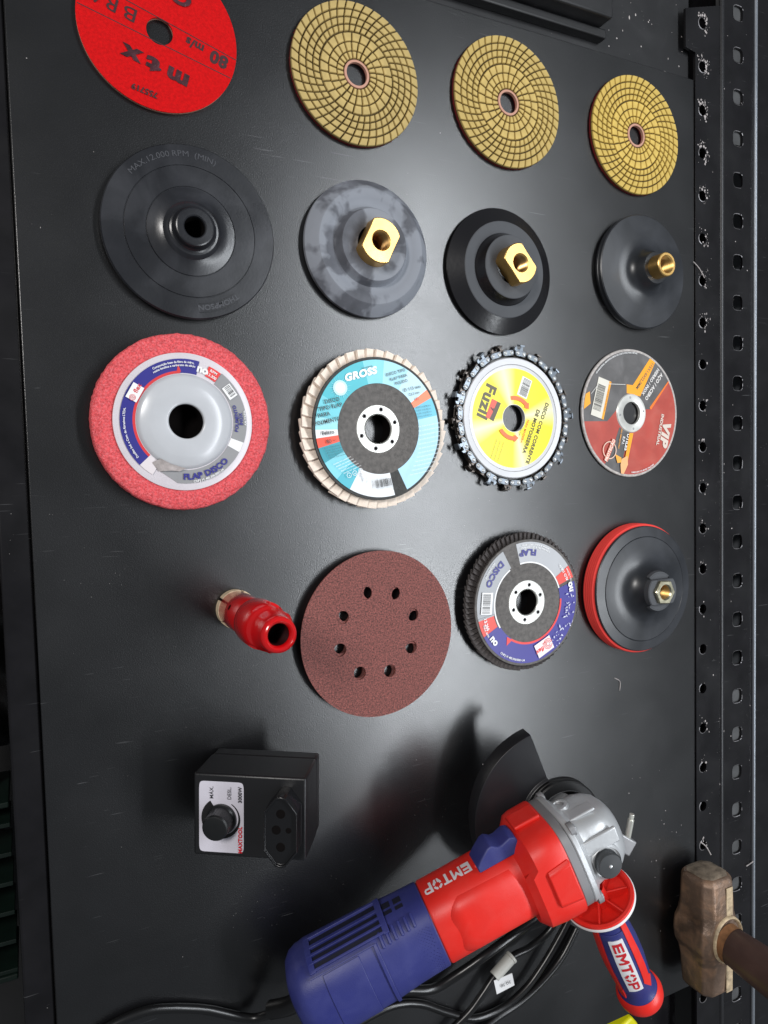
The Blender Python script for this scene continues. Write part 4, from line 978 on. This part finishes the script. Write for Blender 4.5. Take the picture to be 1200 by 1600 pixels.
patch(140.5, 146, 78, 84, M['slot'], 0, .4, 'vent_square', blue, 26.3, 25.9, bevel=0); patch(132.5, 138, 78, 84, M['slot'], 0, .4, 'vent_square', blue, 25.9, 25.5, bevel=0)
patch(140.5, 146, 88, 94, M['slot'], 0, .4, 'vent_square', blue, 26.3, 25.9, bevel=0); patch(132.5, 138, 88, 94, M['slot'], 0, .4, 'vent_square', blue, 25.9, 25.5, bevel=0)
for k in range(6): patch(129.5 + 4.6 * k, 131.6 + 4.6 * k, 36 - k, 62 - k, M['blue_plastic'], -.3, 1.3, 'grip_ridge', blue, 25.8 + .25 * k, 25.4 + .25 * k, bevel=.7)
mb = MB()
for u in range(0, 21):
    for t in range(0, 14):
        a = surf(R(-42 + 5.2 * t + (2.6 if u % 2 else 0)), 25.6, 25.2, h=.12); mb.add([(123 + u * 1.25 + d[0], a.x + d[1] * .5, a.y + d[2] * .4) for d in ((-.35, 0, 0), (0, -.6, 0), (.35, 0, 0), (0, .6, 0), (0, 0, .9))], [(0, 1, 4), (1, 2, 4), (2, 3, 4), (3, 0, 4)])
mb.build('grip_dots', M['blue_plastic'], blue, kind='stuff')
patch(170, 195, -42, 40, M['blue_plastic'], -.3, .9, 'rear_panel', blue, 27.7, 27.1, n=16); patch(158, 203, 41.5, 43.2, M['blue_plastic'], -.3, 1.5, 'edge_rib', blue, 27.9, 27.1)
patch(157, 159.5, -48, 44, M['blue_plastic'], -.3, 1.4, 'edge_rib', blue, 27.3, 26.7, n=16)
P = Print(fn=lambda x, y, h: (x, surf(math.pi / 2 - (y + .6) / 25.0, h=.16 + h).x, surf(math.pi / 2 - (y + .6) / 25.0, h=.16 + h).y), sub=1.2); block_word(P, 'EMTOP', 98.5, 2.4, 7.0, 6.0, (226, 220, 224))
P.build('logo', root)
# front collar of the red body
bul = lambda v_, w_: (6 if w_ > 8 else 0) * (1 if v_ > -14 else .2)
mb = MB(); mb.loft([sec(53, 25.4, 25), sec(48, 29, 28.8, p=3, du=bul), sec(43, 32.6, 32.8, p=3.6, du=bul), sec(38, 33.2, 33.4, p=3.9), sec(24, 33.4, 33.6, p=3.9), sec(22.6, 32.8, 33, p=3.9)])
mb.build('front_collar', M['red_plastic'], root, sharp=32)
mb = MB(); mb.loft([[(23, -16, 33), (23, 16, 33), (23, 13, 36), (23, -13, 36)], [(40, -14, 33), (40, 14, 33), (40, 11, 35.5), (40, -11, 35.5)]]); mb.build('collar_boss', M['red_plastic'], root, bevel=1.2)
mb = MB(); mb.box(24, 44, -36.0, -33, -10, 8); mb.build('collar_boss', M['red_plastic'], root, bevel=1.2)
# switch with its red cradle
mb = MB(); mb.loft([[(u, -24.6, -6), (u, -24.6, 9), (u, v_, 7.5), (u, v_, -4.5)] for u, v_ in ((42, -28.8), (46, -29.4), (76, -28), (79, -25.6))]); mb.build('switch_cradle', M['red_plastic'], root, bevel=1.2)
mb = MB(); mb.loft([[(u, -27, -4.5), (u, -24, 15.5), (u, v_ + 1.2, 13.4), (u, v_ - .8, 5), (u, v_, -3.2)] for u, v_ in ((45, -30), (46.5, -34.5), (50, -36), (57, -34), (60, -34.2), (64, -37.2), (67, -36.6), (74, -31.8), (78, -28.4))]); mb.build('slide_switch', M['blue_plastic'], root, bevel=.9)
# gear head
mb = MB(); mb.loft([sec(22.4, 32, 32.6, p=3.4), sec(21.8, 32.4, 33, p=3.4), sec(16.5, 32.4, 33, p=3.4), sec(15.8, 31.6, 32.2, p=3.4)]); mb.build('head_flange', M['alu_dark'], root, sharp=30)
mb = MB(); mb.loft([sec(15.7, 31.8, 32.4, p=3.6), sec(14.8, 32.2, 32.8, p=3.6), sec(11.5, 32, 32.4, p=3.6), sec(10, 29.5, 29.6, p=3.4), sec(7, 26.6, 26.4, p=3.2), sec(2, 24.8, 25.2, p=3.6), sec(-8, 24, 24.6, p=3.8), sec(-15, 22.2, 22.8, 0, -.4, 3.4), sec(-20.5, 19.2, 19.6, 0, -1.2, 3), sec(-24, 14.2, 15, 0, -2, 2.6), sec(-25.6, 7, 8, 0, -2.4, 2.2)])
hd = mb.build('gear_head', M['alu'], root, sharp=24, bevel=.5)
mb = MB(); mb.box(-17, 12, -14, -3, 24.0, 26.8); mb.box(-12, 11, -25.6, -23.4, 4, 15); mb.build('cast_rib', M['alu'], hd, bevel=1.8)
for v_, w_ in ((-26, 24), (26, 24), (-26, -24), (26, -24)):
    mb = MB(); mb.cyl((9.4, v_, w_), (13.5, v_, w_), 4.8, 4.8, 20); mb.cyl((8.6, v_, w_), (9.6, v_, w_), 3.2, 3.2, 6, m=None); mb.build('corner_screw', M['alu_dark'], hd, bevel=.4)
mb = MB(); T = Matrix.Translation((6, -25.6, -5)) @ Matrix.Rotation(R(90), 4, 'X')
mb.lathe([(7.2, -1), (6.4, 1.6), (4.4, 1.9), (4.0, 1.2), (4.0, -4)], 36, T=T); ps = mb.build('handle_boss', M['alu'], hd, sharp=40)
mb = MB(); mb.lathe([(3.9 - (.5 if q % 2 else 0), 1.2 - .5 * q) for q in range(10)], 30, T=T); mb.lathe([(.1, -3.6), (3.9, -3.6)], 20, T=T); mb.build('threaded_bore', M['alu_dark'], ps, sharp=20)
mb = MB(); mb.lathe([(12.5, 22), (12.2, 25.6), (10.6, 27), (10.4, 25.5), (9, 25.4)], 48, T=Matrix.Translation((-2, 6, 0))); mb.build('button_collar', M['alu'], hd, sharp=40)
mb = MB(); mb.lathe([(8.8, 24), (8.8, 31), (8.0, 32), (1.6, 32.3), (1.4, 31.8), (.1, 31.8)], 48, T=Matrix.Translation((-2, 6, 0))); mb.build('lock_button', mat('dark_grey_button', rgb(58, 60, 62), .4), root, sharp=40)
mb = MB(); mb.lathe([(1.3, 0), (1.0, .5), (.05, .7)], 14, T=Matrix.Translation((-2, 6, 32))); mb.build('button_pin', M['rivet'], root)
mb = MB(); mb.lathe([(23.6, -23), (23.2, -26), (22, -27)], 64); mb.build('bearing_neck', M['alu'], root)
mb = MB(); mb.lathe([(20, -23.5), (26.4, -23.8), (27.4, -24.6), (27.4, -27.6), (26.6, -28.2), (27.4, -28.8), (27.4, -33), (26.4, -34), (25.0, -36), (14, -36)], 72, T=Matrix.Translation((0, -3.5, 0))); mb.build('guard_clamp', M['clamp'], root, sharp=30)
mb = MB(); mb.cyl((0, 0, -30), (0, 0, -44), 9, 9, 32); mb.cyl((0, 0, -37), (0, 0, -40), 18, 18, 48); mb.cyl((0, 0, -44), (0, 0, -50), 6.8, 6.8, 24); mb.build('spindle', M['alu_dark'], root, bevel=.4)
# guard: half disc with rolled rim
mb = MB(); mb.lathe([(24, -30.5), (31, -31.5), (32.5, -33.2), (64, -34.2), (67.4, -34.6), (68, -36), (68, -49), (67, -50.5), (64.5, -50.5), (64.5, -49.4), (66.6, -49), (66.8, -36), (64, -35.5), (32, -34.6), (24, -32)], 96, closed=True, a0=-92, a1=88)
gd = mb.build('blade_guard', M['guard'], root, sharp=30, bevel=.25)
T = Matrix.Translation((-30, 29, -15)) @ Matrix.Rotation(R(35), 4, 'Z')
mb = MB(); mb.box(-6, 6, -9, 8, -5, 5, T=T); mb.build('clamp_lever', M['alu_dark'], root, bevel=1.2)
mb = MB(); mb.cyl((-34, 28, -13), (-42, 14, -11), 2.3, 2.3, 16); mb.cyl((-41.8, 14.4, -11), (-44, 10.4, -10.4), 1.9, 1.9, 6); mb.build('clamp_screw', mat('bright_screw', rgb(226, 226, 216), .3, .7), root, bevel=.3)

# side handle
hroot = Vector((7, 38, 5)); hd_ = Vector((-.08, 1, -.28)).normalized()
TH = Matrix.Translation(hroot) @ hd_.to_track_quat('Z', 'Y').to_matrix().to_4x4()
mb = MB(); mb.lathe([(25.3, 3.2), (25.0, 1.6), (23.0, 1.4), (21.6, 2.4), (20.6, 7), (16, 10), (5, 11)], 72, T=TH); mb.lathe([(25.3, 3.2), (24.6, 6.2)], 72, T=TH)
hf = mb.build('handle_flange', M['red_plastic'], root, sharp=35)
mb = MB(); mb.lathe([(6, -6), (6.6, 4), (6, 10.5)], 32, T=TH); mb.build('flange_socket', M['red_plastic'], hf)
for k in range(7):
    Tk = TH @ Matrix.Rotation(R(k * 51.4 + 20), 4, 'Z')
    mb = MB(); mb.prism([(5.5, 2.2), (21.2, 3.0), (21.2, 8.5), (5.5, 10.8)], -.6, .6, T=Tk @ Matrix.Rotation(R(90), 4, 'X')); mb.build('flange_rib', M['red_plastic'], hf, bevel=.3)
mb = MB(); mb.lathe([(25.35, 3.3), (25.9, 3.8), (25.8, 5.4), (24.8, 5.8)], 72, T=TH); mb.build('flange_rim', M['grip_white'], hf, sharp=60)
mb = MB(); mb.lathe([(24.9, 5.8), (24.2, 7.4), (19, 11.6), (15, 14.4), (13.8, 18)], 72, T=TH); mb.build('flange_back', M['blue_plastic'], hf, sharp=40)
mb = MB(); mb.lathe([(13.6, 14), (12.4, 20), (12.2, 24), (13.2, 36), (14.6, 56), (14.8, 74), (13.8, 92), (13.0, 105), (13.6, 110), (15, 113)], 64, T=TH)
gp = mb.build('handle_grip', M['blue_plastic'], root, sharp=60)
mb = MB(); mb.lathe([(15.0, 112.5), (16.8, 115), (17.6, 119), (17.2, 123), (15, 127), (10.5, 129.6), (.1, 130.4)], 64, T=TH); mb.build('handle_end', M['red_plastic'], root, sharp=60)
# which way round the grip faces the viewer: find angle of +w in handle frame
def hr(z):  # grip radius along the handle
    P_ = [(14, 13.6), (20, 12.4), (24, 12.2), (36, 13.2), (56, 14.6), (74, 14.8), (92, 13.8), (105, 13.0), (110, 13.6), (113, 15)]
    for (a, ra), (b, rb) in zip(P_, P_[1:]):
        if a <= z <= b: return ra + (rb - ra) * (z - a) / (b - a)
    return 13.5
THi = TH.to_3x3().inverted(); wv = THi @ Vector((0, 0, 1)); uv = THi @ Vector((1, 0, 0))
a_w = math.atan2(wv.y, wv.x); sgn = 1 if (wv.x * uv.y - wv.y * uv.x) > 0 else -1
def grip(x, y, h):   # x along the handle, y round it (mm) towards +u
    r_ = hr(x) + h; a = a_w + sgn * y / 13.8
    p = TH @ Vector((r_ * math.cos(a), r_ * math.sin(a), x)); return tuple(p)
def wrap(x0, x1, y0, y1, h0, h1, m, name, parent, nx=14, ny=6, wf=None):
    mb = MB(); rings = []
    for i in range(nx + 1):
        x = x0 + (x1 - x0) * i / nx; ya, yb = (wf(x) if wf else (y0, y1))
        top = [grip(x, ya + (yb - ya) * j / ny, h1) for j in range(ny + 1)]; bot = [grip(x, yb + (ya - yb) * j / ny, h0) for j in range(ny + 1)]
        rings.append(top + bot)
    mb.loft(rings); return mb.build(name, m, parent, sharp=40, bevel=.25)
LC = 4.5     # middle of the white label
wrap(30, 98, LC - 12.5, LC + 9.5, -.5, .9, M['blue_plastic'], 'label_surround', gp)
wrap(35, 94, LC - 4.6, LC + 5.6, .5, 1.5, M['grip_white'], 'label_plate', gp)
P = Print(fn=lambda x, y, h: grip(x, 2 * LC + 1 - y, 1.62 + h), sub=1.2); block_word(P, 'EMTOP', 64.5, LC + .5, 6.6, 9.2, (196, 34, 44))
P.build('logo', gp)
def arrow(x):
    if x < 24: return (LC - 11.6, LC - 6)
    if x < 88: return (LC - 12.2, LC - 7.4 + (x - 24) * .012)
    k = (x - 88) / 12; return (LC - 14.6 + 3.4 * k, LC - 5.4 - 5.5 * k)
wrap(18, 100, 0, 0, -.3, 1.5, M['red_plastic'], 'red_inlay', gp, nx=24, wf=arrow)
wrap(20, 108, LC + 11.5, LC + 22, -.6, 1.0, M['red_plastic'], 'red_inlay', gp, nx=16)
# power cord
def wl(p):    # world millimetres to grinder space
    d = Vector(p) - O; return (d.dot(U), d.dot(V), d.dot(W))
mb = MB()
mb.tube([(218, 2, 0), (228, 6, -6), (240, 8, -14)], 6, 12); st = mb.build('cord_strain_relief', M['cable'], root)
mb = MB()
mb.tube([(216, 0, 0), (230, 6, -8), wl((122, -366, 8)), wl((92, -352, 4)), wl((70, -343, 4)), wl((52, -339, 4)), wl((30, -342, 4)), wl((10, -352, 4)), wl((-10, -372, -2))], 2.9, 12)
cord = mb.build('power_cord', M['cable'], root)
mb = MB()
mb.tube([wl(p) for p in ((380, -352, 14), (372, -376, 12), (352, -388, 10), (333, -391.5, 9), (316, -402, 9), (305, -412, 9), (292, -424, 8), (272, -436, 6), (240, -452, 5), (200, -470, 4))], 2.9, 12)
mb.tube([wl(p) for p in ((396, -370, 10), (383, -388, 9), (366, -408, 8), (348, -424, 7), (326, -434, 5), (300, -434, 4), (275, -420, 4), (250, -404, 4), (225, -398, 4), (195, -402, 4))], 2.9, 12)
mb.tube([wl(p) for p in ((404, -392, 4), (388, -412, 4), (368, -426, 4), (345, -436, 4), (318, -442, 4), (290, -452, 4))], 3.1, 12)
mb.tube([wl(p) for p in ((392, -356, 6), (360, -366, 9), (330, -370, 14), (304, -378, 14), (282, -390, 8), (262, -396, 5), (236, -388, 5), (205, -380, 6), (180, -384, 6))], 3.6, 12)
mb.build('cord_loops', M['cable'], root)
mb = MB(); a_ = Vector((332, -392, 9)); b_ = Vector((316, -402, 9)); mb.cyl(wl(a_), wl(b_), 4.8, 4.6, 16); mb.cyl(wl(a_), wl(a_ + (a_ - b_) * .12), 5.4, 5.0, 16); mb.build('cord_clip', M['tagc'], root, bevel=.4)
mb = MB(); q0 = Vector((313, -402, 11)); ex = Vector((.9, -.1, 0)).normalized(); ey = Vector((.05, -1, 0)).normalized()
tag = [q0 + ex * x + ey * y + Vector((0, 0, z)) for x, y, z in ((0, 0, 2), (17, -3, 3), (20, 9, 1), (3, 13, .5))]
mb.add([wl(p) for p in tag] + [wl(p + Vector((0, 0, -.5))) for p in tag], [(0, 1, 2, 3), (7, 6, 5, 4), (0, 4, 5, 1), (1, 5, 6, 2), (2, 6, 7, 3), (3, 7, 4, 0)]); tg = mb.build('cord_tag', M['grip_white'], root)
P = Print(fn=lambda x, y, h: wl(q0 + ex * x - ey * y + Vector((0, 0, 2.6 + .06 * x + .13 * y + h * 3)))); P.text('2G 50', 10.5, -4.6, 195, 2.6, (70, 70, 70), .01); P.build('tag_print', tg)

# ================================================================== sledge hammer standing on its head, handle upright
root = thing('sledge_hammer', 'rusty sledge hammer with a dark wooden handle at the lower right corner', 'hammer', (539, -423, 2.7))
hh = 50
def oct_(y, a, b, ch, cz=20):
    pts = [(-a, -b + ch), (-a, b - ch), (-a + ch, b), (a - ch, b), (a, b - ch), (a, -b + ch), (a - ch, -b), (-a + ch, -b)]
    return [(x, y, z + cz) for x, z in pts]
rings = [oct_(-55, 10, 10, 4), oct_(-53.5, 15, 14.5, 5.5), oct_(-50, 18, 17.5, 6.4), oct_(-24, 19.5, 19.4, 7.4), oct_(-15, 20.5, 19.8, 6), oct_(-9, 23.5, 20, 5), oct_(0, 24.5, 20, 4.6), oct_(9, 23.5, 20, 5), oct_(15, 20.5, 19.8, 6), oct_(24, 19.5, 19.4, 7.4), oct_(50, 18.4, 18, 6.6), oct_(53.5, 16, 15.5, 6), oct_(55.2, 9, 9, 4)]
mb = MB(); mb.loft(rings); h_ = mb.build('hammer_head', M['hammer'], root, sharp=30)
sub = h_.modifiers.new('bevel', 'BEVEL'); sub.width = .0016; sub.segments = 3; sub.limit_method = 'ANGLE'; sub.angle_limit = R(20)
mb = MB(); mb.loft([oct_(54.2, 15, 14.6, 6), oct_(55.6, 13.4, 13, 6), oct_(56.2, 7, 7, 3)]); mb.build('striking_face', M['hammer_worn'], h_, sharp=60)
for y in (34, -36):
    mb = MB(); mb.box(2.5, 10.5, y - 14, y + 12, 38.6, 39.6); mb.build('stamped_patch', M['hammer_stamp'], h_, bevel=.4)
mb = MB(); mb.lathe([(18.4, 39.0), (18.2, 41.6), (17, 42.4), (15.8, 41), (15.4, 38)], 48, T=Matrix.Translation((3, 0, 0)) @ Matrix.Diagonal((1, 1.15, 1, 1))); mb.build('eye_rim', M['hammer_stamp'], h_, sharp=60)
mb = MB(); mb.lathe([(14.2, 36), (14.4, 44), (15.4, 55), (16.6, 80), (17.6, 140), (18, 230)], 48, T=Matrix.Translation((3, 0, 0)) @ Matrix.Rotation(R(4), 4, 'X') @ Matrix.Diagonal((1, 1.12, 1, 1))); mb.build('handle', M['wood'], root, sharp=60)
mb = MB(); mb.lathe([(15.2, 39.5), (14.7, 44), (15.0, 47)], 48, T=Matrix.Translation((3, 0, 0)) @ Matrix.Rotation(R(4), 4, 'X') @ Matrix.Diagonal((1, 1.13, 1, 1))); mb.build('worn_handle_base', M['worn_wood'], root)

# yellow object at the lower edge
root = thing('yellow_tool', 'bright yellow plastic piece peeking in at the bottom edge beside the grinder handle', 'plastic part', (455, -492, -16))
mb = MB(); mb.prism([(-34, -44), (20, -34), (22, -14), (14, -4), (2, -8), (-34, -22)], -2, 18); mb.build('yellow_shell', M['yellow_item'], root, bevel=2.5)
